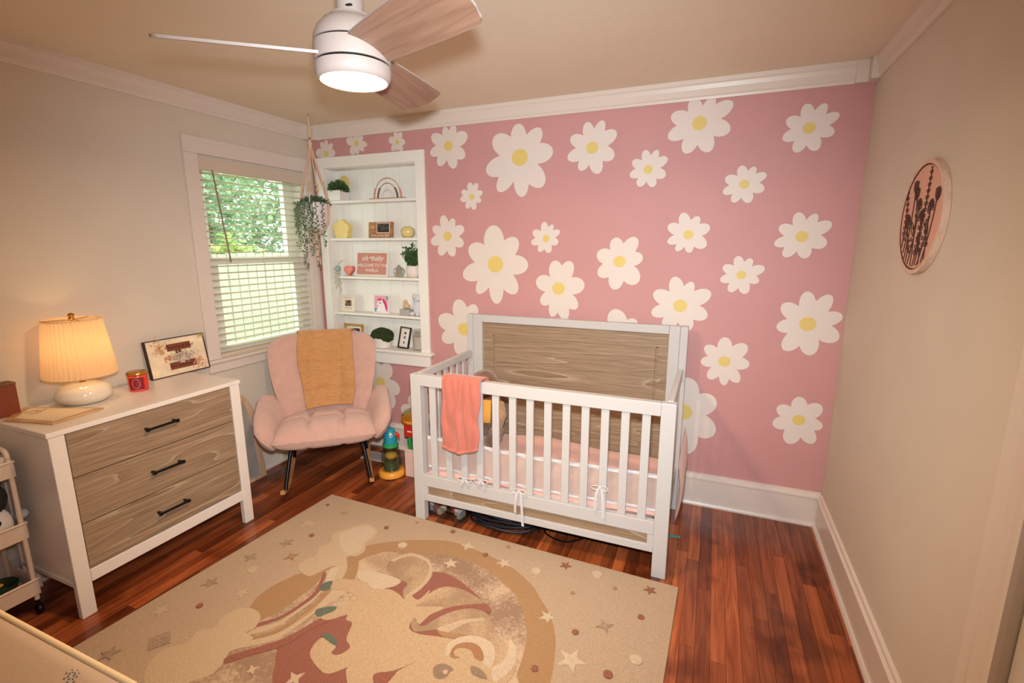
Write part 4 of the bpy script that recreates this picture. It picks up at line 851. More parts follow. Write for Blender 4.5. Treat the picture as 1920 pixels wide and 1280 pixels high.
tm = MB().sheet(thr, 30, 60).mesh('throw', thr_m, smooth=True)
th = link('throw_blanket', tm); tag(th, 'honey brown knitted throw draped over the back of the pink chair', 'blanket')
th.matrix_world = Matrix.Translation((0.50, -0.56, 0)) @ Matrix.Rotation(math.radians(41), 4, 'Z')
md = th.modifiers.new('solid', 'SOLIDIFY'); md.thickness = 0.008; md.offset = 1

# ---------------------------------------------------------------- ceiling fan
fan = thing('ceiling_fan', 'white ceiling fan with three wood-toned blades and a lit round lamp', 'ceiling fan', (1.870, -1.757, 0))
FW = mat('fan_white', S(186, 170, 162), 0.45)
part('canopy', MB().lathe([(0.037, 2.213), (0.037, 2.36), (0.066, 2.39), (0.074, 2.4385)], n=40), FW, fan, smooth=True)
part('canopy_slot', MB().box(0.016, 0.0335, -0.0385, -0.030, 2.222, 2.225), BLACK, fan)
part('motor_housing', MB().lathe([(0.036, 2.212), (0.058, 2.209), (0.061, 2.200), (0.078, 2.192), (0.094, 2.174), (0.104, 2.152), (0.106, 2.136)], n=56), FW, fan, smooth=True)
part('seam', MB().lathe([(0.101, 2.1315), (0.101, 2.136)], n=56), BLACK, fan)
part('hub_ring', MB().lathe([(0.106, 2.1315), (0.107, 2.120), (0.107, 2.090), (0.106, 2.084)], n=56), FW, fan, smooth=True)
part('seam', MB().lathe([(0.101, 2.078), (0.101, 2.084)], n=56), BLACK, fan)
part('light_kit', MB().lathe([(0.106, 2.078), (0.107, 2.066), (0.104, 2.050), (0.098, 2.040), (0.094, 2.039), (0.092, 2.044)], n=56), FW, fan, smooth=True)
part('light_lens', MB().lathe([(0.092, 2.044), (0.088, 2.039), (0.05, 2.036), (0.002, 2.035)], n=48), mat('lit_lens', S(255, 250, 240), 0.5, emit=(1, 0.93, 0.84, 1), estr=9), fan, smooth=True, label='glowing white lamp lens')
BW = wood('blade_wood', S(156, 120, 98), S(140, 104, 82), S(170, 134, 112), 'X', 0.8, rough=0.5, bump=0.1)
phi = math.radians(-18)
for a in (-142, -22, 98):
    al = math.radians(a)
    n = 14; top = []; bot = []
    out = []
    for r, hw in ((0.088, 0.062), (0.14, 0.066), (0.25, 0.073), (0.36, 0.078), (0.44, 0.081)): out.append((r, -hw))
    for t in range(1, 7): q = t / 7 * math.pi / 2; out.append((0.455 + 0.028 * math.sin(q), -0.081 + 0.028 * (1 - math.cos(q))))
    for t in range(0, 7): q = -0.053 + 0.106 * t / 6; out.append((0.485 + 0.016 * (1 - (q / 0.053) ** 2), q))
    for t in range(6, 0, -1): q = t / 7 * math.pi / 2; out.append((0.455 + 0.028 * math.sin(q), 0.081 - 0.028 * (1 - math.cos(q))))
    for r, hw in ((0.44, 0.081), (0.36, 0.078), (0.25, 0.073), (0.14, 0.066), (0.088, 0.062)): out.append((r, hw))
    for t in range(1, 6): q = 0.062 - 0.124 * t / 6; out.append((0.088 + 0.022 * (1 - (q / 0.062) ** 2), q))
    mb = MB()
    mb.prism(out, -0.003, 0.003)
    o = part('blade', mb, BW, fan, loc=(0, 0, 2.110), label='wood-toned fan blade')
    o.rotation_euler = (Matrix.Rotation(al, 4, 'Z') @ Matrix.Rotation(phi, 4, 'X')).to_euler()
    # white edge strip and top skin
    e = MB(); k = len(out)
    vs = [(x * 1.0, y * 1.0, z) for z in (-0.0028, 0.0045) for x, y in [(p[0] + (0.0012 if p[0] > 0.3 else 0), p[1] * 1.012) for p in out]]
    e.add(vs, [(i, (i + 1) % k, k + (i + 1) % k, k + i) for i in range(k)])
    part('blade_edge', e, FW, o)
    tp = MB().prism(out, 0.0031, 0.0046); part('blade_top', tp, FW, o)
# ---------------------------------------------------------------- small things
def leaves(mb, c, r, n, size, rnd, up=0.4, spread=1.0):
    c = Vector(c)
    for i in range(n):
        a = rnd.uniform(0, 2 * math.pi); ph = math.acos(rnd.uniform(-0.1, 1)); q = rnd.uniform(0.35, 1) ** 0.6
        d = Vector((math.sin(ph) * math.cos(a), math.sin(ph) * math.sin(a), math.cos(ph)))
        p = c + Vector((d.x * r[0], d.y * r[1], d.z * r[2])) * q
        dr_ = (d + Vector((rnd.uniform(-.5, .5), rnd.uniform(-.5, .5), up))).normalized()
        sd = dr_.cross(Vector((rnd.uniform(-1, 1), rnd.uniform(-1, 1), rnd.uniform(-1, 1)))).normalized()
        nn = dr_.cross(sd); s_ = size * rnd.uniform(0.7, 1.2)
        mb.add([p, p + dr_ * s_ * 0.5 + sd * s_ * 0.28 + nn * s_ * 0.06, p + dr_ * s_, p + dr_ * s_ * 0.5 - sd * s_ * 0.28 + nn * s_ * 0.06], [(0, 1, 2, 3)])
    return mb
GREEN = mat('boxwood_green', S(62, 92, 44), 0.6, var=0.3, vscale=60)
GREEN2 = mat('sage_green', S(98, 122, 88), 0.6, var=0.25, vscale=60)
CERW = mat('white_ceramic', S(236, 226, 218), 0.25)
def framed(name, label, cat, x, y, z, w, h, b, fm_, im, lean=0.14, th_=0.014, rz=0.0, roll=0.0, matw=0.0, group=None, mm=None):
    t = bpy.data.objects.new(name, None); COL.objects.link(t); tag(t, label, cat, group)
    t.location = (x, y, z); t.rotation_euler = Euler((-lean, 0, 0)); 
    t.rotation_euler = (Matrix.Rotation(rz, 4, 'Z') @ Matrix.Rotation(-lean, 4, 'X') @ Matrix.Rotation(roll, 4, 'Y')).to_euler()
    for xa, xb, za, zb in ((-w / 2, -w / 2 + b, 0, h), (w / 2 - b, w / 2, 0, h), (-w / 2 + b, w / 2 - b, 0, b), (-w / 2 + b, w / 2 - b, h - b, h)):
        part('frame_side', MB().box(xa, xb, 0, th_, za, zb), fm_, t, bevel=0.0012, seg=1)
    part('backing', MB().box(-w / 2 + b, w / 2 - b, th_ * 0.55, th_ * 0.9, b, h - b), mm or CERW, t)
    bi = b + matw
    part('print', MB().box(-w / 2 + bi, w / 2 - bi, th_ * 0.5, th_ * 0.545, bi, h - bi), im, t)
    return t
def lettering(parent, s, size, m, x, z, y, shear=0.0, bold=0.0, spacing=1.0, name='lettering'):
    o = link(name, text_mesh(s, size, m, shear, bold=bold, spacing=spacing), parent, (x, y, z), (math.pi / 2, 0, 0)); return o
INK = mat('white_ink', S(246, 240, 234), 0.7)
R1 = random.Random(3)
# top shelf
pb = thing('planter_box', 'green boxwood plant in a white square box on the top shelf', 'plant', (0.193, 0.052, 1.9035))
part('box', MB().box(-0.062, 0.055, -0.052, 0.05, 0, 0.078), CERW, pb, bevel=0.003)
o = part('foliage', leaves(MB(), (0, -0.008, 0.07), (0.088, 0.036, 0.075), 700, 0.022, R1), GREEN, pb); o['kind'] = 'stuff'
yo = part('shelf_ornament', MB().ball((0.200, 0.110, 2.04), (0.055, 0.005, 0.06), 16, 10), mat('pale_yellow', S(236, 210, 130), 0.5), smooth=True)
tag(yo, 'pale yellow flat ornament standing behind the boxwood planter', 'ornament')
st_ = MB().box(0.19, 0.20, 0.108, 0.113, 1.9035, 1.985); part('stand', st_, MATS['pale_yellow'], yo)
rb = thing('wire_rainbow', 'small wire rainbow with pink and brown beads on a wood strip, top shelf', 'ornament', (0.645, 0.045, 1.9035))
part('base', MB().box(-0.155, 0.155, -0.016, 0.016, 0, 0.009), wood('bead_wood', S(190, 150, 104), S(160, 120, 80), S(206, 170, 124), 'X'), rb, bevel=0.002)
for rw, rh, bm_, nb, nm in ((0.118, 0.140, mat('bead_pink', S(226, 160, 140), 0.6), 6, 'pink'), (0.086, 0.105, mat('bead_brown', S(120, 92, 66), 0.6), 6, 'brown'), (0.050, 0.060, CERW, 0, '')):
    pts = [(rw * math.cos(t * math.pi / 24), 0, 0.009 + rh * math.sin(t * math.pi / 24)) for t in range(25)]
    part('arch_wire', MB().tube(pts, 0.0022 if nb else 0.006, 6), GOLD if nb else CERW, rb, smooth=True)
    for s_ in (-1, 1):
        for k in range(nb):
            t = math.asin(min(1, (0.008 + k * 0.0115) / rh)); part('bead', MB().ball((s_ * rw * math.cos(t), 0, 0.009 + rh * math.sin(t)), 0.0075, 10, 6), bm_, rb, smooth=True)
# second shelf
fl = MB(); ptsf = []
for k in range(80):
    t = 2 * math.pi * k / 80; r = 0.060 + 0.017 * abs(math.cos(2.5 * (t - math.pi / 2))) ** 0.7; ptsf.append((r * math.cos(t), r * math.sin(t)))
fl.prism(ptsf, -0.024, 0.024, fn=lambda x, y, z: (x, z, y))
fo = link('flower_light', fl.mesh('flower_light', mat('butter_plastic', S(240, 214, 130), 0.4), smooth=True, bevel=0.009, seg=3), None, (0.212, 0.05, 1.6285 + 0.062))
tag(fo, 'pale yellow flower-shaped lamp on the second shelf', 'night light')
part('foot', MB().box(-0.02, 0.02, -0.012, 0.012, -0.0615, -0.05), mat('foot_dark', S(70, 60, 50), 0.6), fo)
FRW = wood('frame_wood', S(176, 122, 70), S(140, 92, 50), S(200, 148, 94), 'X', 1.5)
lf = thing('photo_block', 'wooden ultrasound photo block on the second shelf', 'photo frame', (0.555, 0.052, 1.6285))
lf.rotation_euler = (-0.10, 0, 0)
part('block', MB().box(-0.108, 0.108, 0, 0.018, 0, 0.117), FRW, lf, bevel=0.0015, seg=1)
part('photo_border', MB().box(-0.032, 0.088, -0.004, 0, 0.034, 0.112), mat('border_pink', S(232, 196, 184), 0.6), lf, bevel=0.001, seg=1)
part('photo', MB().box(-0.025, 0.081, -0.0046, -0.004, 0.041, 0.105), speckle('scan_photo', S(14, 12, 12), S(120, 110, 104), 38, 0.3), lf)
hpts = [(0.0011 * 16 * math.sin(t) ** 3, 0.0011 * (13 * math.cos(t) - 5 * math.cos(2 * t) - 2 * math.cos(3 * t) - math.cos(4 * t))) for t in [i * math.pi / 16 for i in range(32)]]
part('heart', MB().prism([(x - 0.068, z + 0.078) for x, z in hpts], 0, 0.002, fn=lambda x, y, z: (x, -z, y)), mat('heart_tan', S(206, 160, 110), 0.6), lf)
lettering(lf, 'Love at First Sight', 0.022, INK, 0.0, 0.019, -0.0006, 0.3)
yg = part('trinket_jar', MB().lathe([(0.028, 0), (0.046, 0.018), (0.052, 0.042), (0.045, 0.066), (0.022, 0.080), (0.006, 0.083)], n=28), mat('honey_glass', S(232, 208, 140), 0.15, coat=0.4), smooth=True)
yg.location = (0.800, 0.055, 1.6285); tag(yg, 'round pale yellow trinket jar at the right of the second shelf', 'jar')
lv = part('lavender_card', MB().box(-0.018, 0.018, -0.004, 0.004, 0, 0.105), mat('lavender', S(186, 178, 214), 0.5), bevel=0.001, seg=1)
lv.location = (0.886, 0.075, 1.6285); tag(lv, 'lavender upright card beside the yellow jar', 'card')
# third shelf
sg = framed('welcome_sign', 'white framed pink sign lettered oh baby welcome to the world, third shelf', 'sign', 0.455, 0.045, 1.3425, 0.305, 0.190, 0.014, CERW, mat('sign_pink', S(206, 140, 124), 0.7), 0.16)
lettering(sg, 'oh  baby', 0.058, INK, 0.0, 0.137, 0.0062, 0.35)
part('heart', MB().prism([(x * 0.55 - 0.012, z * 0.55 + 0.142) for x, z in hpts], 0, 0.0008, fn=lambda x, y, z: (x, 0.0068 - z, y)), INK, sg)
lettering(sg, 'WELCOME TO THE', 0.033, INK, 0.0, 0.083, 0.0062); lettering(sg, 'WORLD', 0.033, INK, 0.0, 0.045, 0.0062)
hb = MB(); hb.prism([(x * 2.35, z * 2.35) for x, z in hpts], -0.02, 0.02, fn=lambda x, y, z: (x, z, y))
hb_ = link('coral_heart', hb.mesh('coral_heart', mat('coral_gloss', S(234, 130, 116), 0.35), smooth=True, bevel=0.008, seg=3), None, (0.252, 0.05, 1.3425 + 0.0436)); tag(hb_, 'coral heart-shaped box left of the framed sign', 'ornament')
gl = thing('bauble_garland', 'teal bauble with a pale trailing garland at the left end of the third shelf', 'ornament', (0.152, 0.03, 1.395))
part('bauble', MB().ball((0, 0, 0), 0.024, 16, 10), mat('bauble_teal', S(158, 184, 178), 0.4), gl, smooth=True)
part('hook', MB().tube([(0, 0, 0.022), (0, 0.03, 0.055), (0, 0.085, 0.06)], 0.0015, 5), GOLD, gl)
rg = random.Random(9)
for k in range(5):
    x = -0.016 + 0.011 * k; mb = MB(); L_ = rg.uniform(0.10, 0.19)
    mb.tube([(x * 0.6, -0.005, -0.02), (x + 0.006 * math.sin(k), -0.01, -0.02 - L_)], 0.001, 4)
    for j in range(int(L_ / 0.011)):
        mb.ball((x + rg.uniform(-.006, .006), -0.01 + rg.uniform(-.005, .005), -0.03 - j * 0.011), (0.005, 0.005, 0.0045), 6, 4)
    part('strand', mb, mat('garland_cream' if k % 2 else 'garland_sage', S(226, 216, 196) if k % 2 else S(184, 190, 164), 0.7), gl, smooth=True)
gh = part('glass_heart', MB().lathe([(0.020, 0), (0.036, 0.014), (0.044, 0.040), (0.038, 0.062), (0.016, 0.078), (0.010, 0.086), (0.014, 0.09)], n=28), glass('iridescent_glass', (0.93, 0.95, 0.93, 1), 0.35), smooth=True)
gh.location = (0.712, 0.05, 1.3425); tag(gh, 'shiny clear glass ornament left of the potted plant, third shelf', 'ornament')
pp = thing('potted_plant', 'bushy green plant in a round white pot at the right of the third shelf', 'plant', (0.838, 0.048, 1.3425))
part('pot', MB().lathe([(0.034, 0), (0.044, 0.006), (0.052, 0.030), (0.053, 0.060), (0.047, 0.084), (0.042, 0.084), (0.042, 0.074), (0.001, 0.074)], n=32), mat('pot_blush', S(236, 220, 210), 0.5), pp, smooth=True)
mbp = MB(); rq = random.Random(5); stem = MB()
for k in range(13):
    a = rq.uniform(0, 6.28); e_ = Vector((0.062 * math.cos(a), 0.032 * math.sin(a), rq.uniform(0.09, 0.155)))
    base_ = Vector((0.015 * math.cos(a), 0.015 * math.sin(a), 0.07)); 
    if k == 0: e_ = Vector((0.03, -0.01, 0.165))
    pts = [base_ + e_ * t * Vector((1, 1, 1)).length / 1.732 for t in (0, 0.5, 1)]
    stem.tube([tuple(p) for p in pts], 0.0016, 5)
    for j in range(20):
        p = pts[0].lerp(pts[2], 0.15 + 0.85 * j / 20); leaves(mbp, p, (0.008, 0.008, 0.004), 2, 0.026, rq, 0.5)
for v_ in range(len(mbp.v)):
    x, y, z = mbp.v[v_]; mbp.v[v_] = (min(x, 0.078), max(-0.08, min(y, 0.062)), z)
part('stems', stem, GREEN, pp); o = part('foliage', mbp, GREEN, pp); o['kind'] = 'stuff'
# fourth shelf
cf = framed('baby_photo_frame', 'cream photo frame with a tiny dark photo, left on the fourth shelf', 'photo frame', 0.208, 0.045, 1.0605, 0.130, 0.128, 0.008, mat('frame_cream', S(238, 226, 204), 0.5), mat('mount_cream', S(238, 228, 208), 0.7), 0.14, group=None)
part('photo', MB().box(-0.030, 0.030, 0.0055, 0.0064, 0.042, 0.088), speckle('dark_photo', S(30, 20, 18), S(214, 170, 150), 60, 0.4), cf)
INKB = mat('brown_ink', S(120, 92, 72), 0.7)
for x, z, l, sl_ in ((-0.01, 0.106, 0.075, 1), (0.0, 0.026, 0.07, 2)):
    part('scroll', MB().tube([(x - l / 2 + l * t / 24, 0.006, z + 0.005 * math.sin(t * 0.9 * sl_)) for t in range(25)], 0.0009, 4), INKB, cf)
uf = framed('unicorn_picture', 'small white framed pink unicorn picture in the middle of the fourth shelf', 'picture', 0.530, 0.045, 1.0605, 0.150, 0.145, 0.011, CERW, mat('art_pink', S(240, 168, 190), 0.6), 0.12)
def blob(par, pts, m, k, s_=1.0, yb=0.0070):
    part('art_shape', MB().prism([(x * s_, z * s_) for x, z in smooth_closed(pts, 4)], 0, 0.0003 + 0.0002 * k, fn=lambda x, y, z: (x, yb - z, y)), m, par)
TEALP = mat('art_teal', S(80, 178, 178), 0.6); MAG = mat('art_magenta', S(206, 50, 110), 0.6); ARTW = mat('art_white', S(244, 236, 240), 0.6)
for sx, sz in ((-0.052, 0.028), (0.053, 0.122)): blob(uf, [(sx - 0.012, sz - 0.014), (sx + 0.012, sz - 0.014), (sx + 0.010, sz + 0.008), (sx - 0.010, sz + 0.012)], TEALP, 0)
blob(uf, [(-0.045, 0.014), (0.045, 0.014), (0.03, 0.055), (0.012, 0.085), (0.005, 0.105), (-0.018, 0.108), (-0.035, 0.085), (-0.045, 0.068), (-0.030, 0.058), (-0.038, 0.035)], ARTW, 1)
blob(uf, [(0.005, 0.112), (0.022, 0.108), (0.040, 0.085), (0.052, 0.045), (0.046, 0.020), (0.034, 0.045), (0.026, 0.070), (0.010, 0.090)], MAG, 2)
blob(uf, [(-0.012, 0.120), (-0.022, 0.108), (-0.040, 0.115), (-0.032, 0.098), (-0.018, 0.096), (-0.002, 0.104)], MAG, 2)
blob(uf, [(-0.020, 0.082), (-0.010, 0.084), (-0.008, 0.076), (-0.018, 0.074)], mat('art_dark', S(50, 40, 60), 0.6), 3)
gb = thing('shelf_figurine', 'small tan duck figurine on a grey block, fourth shelf', 'figurine', (0.768, 0.045, 1.0605))
part('block', MB().box(-0.045, 0.045, -0.03, 0.03, 0, 0.046), mat('grey_block', S(176, 172, 168), 0.5), gb, bevel=0.004)
dk = MB().ball((0, 0, 0.068), (0.030, 0.022, 0.022), 14, 10).ball((-0.008, 0, 0.098), 0.016, 12, 8)
part('duck', dk, mat('duck_tan', S(214, 184, 138), 0.6), gb, smooth=True)
part('beak', MB().ball((-0.025, 0, 0.096), (0.008, 0.006, 0.004), 8, 6), mat('beak_orange', S(220, 150, 70), 0.5), gb, smooth=True)
wb_ = thing('white_bear', 'small white plush bear at the right end of the fourth shelf', 'soft toy', (0.868, 0.040, 1.0605))
WF = mat('white_fur', S(228, 222, 226), 0.95, bump=0.8, bscale=140, sheen=0.5)
part('body', MB().ball((0, 0, 0.058), (0.036, 0.030, 0.052), 16, 12), WF, wb_, smooth=True)
part('head', MB().ball((-0.004, -0.004, 0.132), (0.034, 0.030, 0.030), 16, 12), WF, wb_, smooth=True)
for s_ in (-1, 1):
    part('ear', MB().ball((-0.004 + s_ * 0.026, 0, 0.158), (0.011, 0.007, 0.011), 10, 8), WF, wb_, smooth=True)
    part('eye', MB().ball((-0.004 + s_ * 0.011, -0.033, 0.138), 0.0032, 6, 5), BLACK, wb_, smooth=True)
    part('leg', MB().ball((s_ * 0.024, -0.034, 0.018), (0.016, 0.028, 0.017), 12, 8), WF, wb_, smooth=True)
    part('arm', MB().ball((s_ * 0.034, -0.016, 0.075), (0.011, 0.014, 0.032), 10, 8), WF, wb_, smooth=True)
part('nose', MB().ball((-0.004, -0.035, 0.127), 0.004, 6, 5), BLACK, wb_, smooth=True)
# bottom sill
GFR = mat('ornate_gold', S(206, 164, 92), 0.4, metal=0.5, bump=0.8, bscale=90)
gf = framed('gold_photo_frame', 'ornate gold photo frame on the shelf sill behind the chair', 'photo frame', 0.236, 0.05, 0.8005, 0.185, 0.158, 0.020, GFR, mat('dark_portrait', S(60, 36, 34), 0.5), 0.14, matw=0.014)
part('photo_figure', MB().prism([(0.042 * math.cos(t / 12 * 6.283) * (1 + .15 * math.sin(t)), 0.085 + 0.026 * math.sin(t / 12 * 6.283)) for t in range(12)], 0, 0.0005, fn=lambda x, y, z: (x, 0.0068 - z, y)), mat('skin_photo', S(226, 178, 164), 0.6), gf)
for sx in (-1, 1):
    for sz in (0.008, 0.150): part('corner_scroll', MB().ball((sx * 0.084, 0.0, sz), (0.014, 0.006, 0.014), 10, 6), GFR, gf, smooth=True)
ms = thing('moss_bowl', 'dark green moss mound in a low white bowl on the shelf sill', 'plant', (0.545, 0.030, 0.8005))
part('bowl', MB().lathe([(0.056, 0), (0.070, 0.004), (0.072, 0.075), (0.066, 0.078), (0.064, 0.070), (0.001, 0.068)], n=36), CERW, ms, smooth=True)
mo = MB().ball((0, 0, 0.088), (0.096, 0.070, 0.062), 26, 14); rm_ = random.Random(2)
mo.v = [tuple(Vector(v) + Vector((rm_.uniform(-1, 1), rm_.uniform(-1, 1), rm_.uniform(-1, 1))) * 0.004) for v in mo.v]
leaves(mo, (0, 0, 0.088), (0.094, 0.068, 0.062), 900, 0.009, rm_, 0.2)
o = part('moss', mo, mat('moss_green', S(44, 62, 24), 0.95, bump=1, bscale=160, var=0.35, vscale=40), ms); o['kind'] = 'stuff'
bf = framed('tilted_photo_frame', 'narrow black and gold photo frame leaning askew on the shelf sill', 'photo frame', 0.722, 0.035, 0.8025, 0.094, 0.165, 0.009, mat('black_gold', S(44, 34, 26), 0.3, metal=0.4), mat('print_white', S(226, 220, 216), 0.6), 0.22, rz=0.10, roll=0.10)
part('inner_rim', MB().box(-0.036, 0.036, 0.002, 0.006, 0.0115, 0.0135).box(-0.036, 0.036, 0.002, 0.006, 0.151, 0.153).box(-0.037, -0.035, 0.002, 0.006, 0.0135, 0.151).box(0.035, 0.037, 0.002, 0.006, 0.0135, 0.151), GOLD, bf)
for z, w_ in ((0.118, 0.016), (0.085, 0.012), (0.045, 0.009)): part('print_mark', MB().box(-w_ / 2, w_ / 2, 0.0062, 0.0068, z - 0.009, z + 0.009), mat('print_dark', S(60, 56, 58), 0.6), bf)
gj = thing('glass_jar', 'clear glass cylinder jar at the right end of the shelf sill', 'jar', (0.862, 0.050, 0.8005))
part('jar', MB().lathe([(0.040, 0), (0.048, 0.006), (0.049, 0.150), (0.047, 0.155), (0.046, 0.150), (0.045, 0.010), (0.001, 0.008)], n=36, cap=False), glass('jar_glass', (0.95, 0.96, 0.95, 1), 0.12), gj, smooth=True)
part('filling', MB().lathe([(0.001, 0.009), (0.043, 0.011), (0.043, 0.10), (0.001, 0.104)], n=24, cap=False), mat('jar_fill', S(232, 214, 202), 0.8), gj, smooth=True)

# ---------------------------------------------------------------- hanging plant in the corner
hg = thing('hanging_planter', 'trailing string-of-pearls plant in a white pot hung by macrame cords in the corner', 'hanging plant', (0.285, -0.30, 0))
CORD = mat('macrame_cord', S(226, 196, 158), 0.9, bump=0.4, bscale=200)
CORD2 = mat('pink_cord', S(222, 178, 160), 0.9, bump=0.3, bscale=200)
part('ceiling_hook', MB().tube([(0, 0, 2.4395), (0, 0, 2.43), (0.006, 0, 2.425), (0.006, 0, 2.418), (0, 0, 2.414)], 0.0022, 6), GOLD, hg)
part('loop_cord', MB().tube([(0, 0, 2.418), (0.002, 0, 2.35), (0, 0, 2.29)], [0.006, 0.007, 0.010], 8), CORD, hg)
part('knot', MB().tube([(0, 0, 2.27), (0, 0, 2.245), (0, 0, 2.22)], [0.008, 0.014, 0.008], 10), CORD, hg, smooth=True)
for k in range(4):
    a = math.radians(25 + 90 * k); c_, s_ = math.cos(a), math.sin(a); R_ = 0.094
    part('cord', MB().tube([(0.004 * c_, 0.004 * s_, 2.23), (0.03 * c_, 0.03 * s_, 2.12), (0.078 * c_, 0.078 * s_, 1.95), (R_ * c_, R_ * s_, 1.865), ((R_ + .003) * c_, (R_ + .003) * s_, 1.82), (0.088 * c_, 0.088 * s_, 1.74), (0.03 * c_, 0.03 * s_, 1.665), (0, 0, 1.645)], 0.0045 if k % 2 else 0.007, 7), CORD if k % 2 else CORD2, hg, smooth=True)
    for z, rr in ((1.99, 0.068), (1.955, 0.076)): part('bead', MB().ball((rr * c_, rr * s_, z), 0.011, 10, 8), mat('bead_natural', S(214, 176, 120), 0.5), hg, smooth=True)
part('pot', MB().lathe([(0.045, 1.672), (0.065, 1.68), (0.086, 1.74), (0.090, 1.80), (0.089, 1.862), (0.083, 1.862), (0.083, 1.848), (0.001, 1.848)], n=36), mat('hanging_pot', S(228, 214, 208), 0.4), hg, smooth=True)
part('tail', MB().tube([(0, 0, 1.65), (0.004, 0, 1.60), (0, 0, 1.50), (0.004, 0, 1.44)], [0.008, 0.012, 0.013, 0.014], 8), CORD2, hg, smooth=True)
rs = random.Random(21)
PEARL = mat('pearl_leaf', S(104, 126, 92), 0.55, var=0.2, vscale=50)
PEARLD = mat('pearl_leaf_dark', S(72, 96, 70), 0.55, var=0.2, vscale=50)
strs = [(-0.095, -0.06, 0.20), (-0.11, 0.0, 0.16), (-0.075, -0.085, 0.30), (-0.05, -0.1, 0.22), (-0.02, -0.105, 0.26), (0.01, -0.105, 0.20), (0.03, -0.10, 0.34), (0.055, -0.085, 0.24), (0.075, -0.07, 0.44), (0.05, -0.09, 0.36), (0.09, -0.03, 0.30), (-0.085, -0.075, 0.13), (0.0, -0.107, 0.45), (-0.04, -0.1, 0.33)]
for x, y, L_ in strs:
    mb = MB(); top = Vector((x * 0.75, y * 0.75, 1.872)); edge = Vector((x, y, 1.862))
    mb.tube([tuple(top), tuple(edge), (x * 1.06, y * 1.06, 1.84), (x * 1.05, y * 1.05, 1.86 - L_)], 0.0013, 4)
    m_ = int(L_ / 0.0075)
    for j in range(m_):
        if rs.random() < (j / m_) * 0.45: continue
        a = rs.uniform(0, 6.28); p = Vector((x * 1.06 + 0.011 * math.cos(a), y * 1.06 + 0.011 * math.sin(a), 1.862 - L_ * j / m_))
        M = Euler((rs.uniform(-.6, .6), rs.uniform(-.6, .6), a)).to_matrix()
        mb.ball(p, (0.0085, 0.0035, 0.0045), 6, 4, M=M)
    part('strand', mb, PEARL if rs.random() < .6 else PEARLD, hg)
o = part('foliage', leaves(MB(), (0, 0, 1.852), (0.10, 0.10, 0.05), 420, 0.020, rs, 0.1), PEARLD, hg); o['kind'] = 'stuff'

# ---------------------------------------------------------------- on the dresser
ZT = DZ_ + 0.0005
lamp = thing('table_lamp', 'lit table lamp with white ceramic base and pleated shade on the dresser', 'lamp', (0.155, -1.725, ZT))
part('base', MB().lathe([(0.060, 0), (0.085, 0.006), (0.104, 0.026), (0.109, 0.046), (0.102, 0.066), (0.080, 0.084), (0.045, 0.094), (0.014, 0.097)], n=48), mat('lamp_ceramic', S(236, 224, 204), 0.12, coat=0.5), lamp, smooth=True)
part('stem', MB().lathe([(0.012, 0.097), (0.012, 0.20), (0.016, 0.205), (0.016, 0.24)], n=16), GOLD, lamp, smooth=True)
part('bulb', MB().ball((0, 0, 0.275), (0.028, 0.028, 0.036), 16, 12), mat('lit_bulb', S(255, 200, 120), 0.5, emit=(1, 0.62, 0.25, 1), estr=12), lamp, smooth=True)
npl = 44
def pleat(t, i): return 1 + 0.030 * math.cos(t * npl)
part('shade', MB().lathe([(0.137 + (0.106 - 0.137) * k / 12, 0.133 + 0.262 * k / 12) for k in range(13)], n=npl * 6, cap=False, rfun=pleat), thin_cloth('shade_cloth', S(252, 228, 192), 0.66), lamp, smooth=True)
part('shade_ring', MB().lathe([(0.104, 0.388), (0.107, 0.395), (0.104, 0.397)], n=48, cap=False), mat('shade_trim', S(238, 200, 160), 0.8), lamp)
part('shade_ring', MB().lathe([(0.136, 0.131), (0.140, 0.134), (0.137, 0.137)], n=48, cap=False), mat('shade_trim', S(238, 200, 160), 0.8), lamp)
sp_ = MB()
for k in range(3):
    a = k * 2.094; sp_.tube([(0, 0, 0.392), (0.104 * math.cos(a), 0.104 * math.sin(a), 0.392)], 0.0018, 5)
sp_.tube([(0.0, -0.03, 0.205), (0, -0.05, 0.29), (0, 0, 0.392), (0, 0.05, 0.29), (0, 0.03, 0.205)], 0.0018, 5)
part('harp', sp_, GOLD, lamp)
part('finial', MB().lathe([(0.006, 0.392), (0.012, 0.398), (0.009, 0.406), (0.014, 0.414), (0.010, 0.422), (0.002, 0.425)], n=16), GOLD, lamp, smooth=True, label='brass finial')

cj = thing('candle_jar', 'red glass candle jar with a gold lid on the dresser', 'candle', (0.192, -1.510, ZT))
part('jar', MB().lathe([(0.040, 0), (0.0425, 0.004), (0.0425, 0.080), (0.041, 0.083)], n=40), mat('red_jar', S(222, 52, 36), 0.12, coat=0.5), cj, smooth=True)
part('lid', MB().lathe([(0.043, 0.0832), (0.0455, 0.085), (0.0455, 0.096), (0.043, 0.099), (0.002, 0.100)], n=40), mat('lid_gold', S(196, 140, 66), 0.25, metal=0.8), cj, smooth=True)
lb = MB(); 
A0 = math.radians(-74)
lb.add([(0.0432 * math.cos(A0 + (t / 16 - 0.12) * 1.5), 0.0432 * math.sin(A0 + (t / 16 - 0.12) * 1.5), z) for z in (0.010, 0.074) for t in range(17)], [(t, t + 1, t + 18, t + 17) for t in range(16)])
part('label', lb, mat('label_wine', S(132, 20, 40), 0.4), cj, label='dark red round-cornered paper label')
for z in (0.008, 0.076):
    part('label_edge', MB().tube([(0.0434 * math.cos(A0 + (t / 16 - 0.12) * 1.5), 0.0434 * math.sin(A0 + (t / 16 - 0.12) * 1.5), z) for t in range(17)], 0.0009, 4), mat('label_pale', S(236, 170, 150), 0.5), cj)
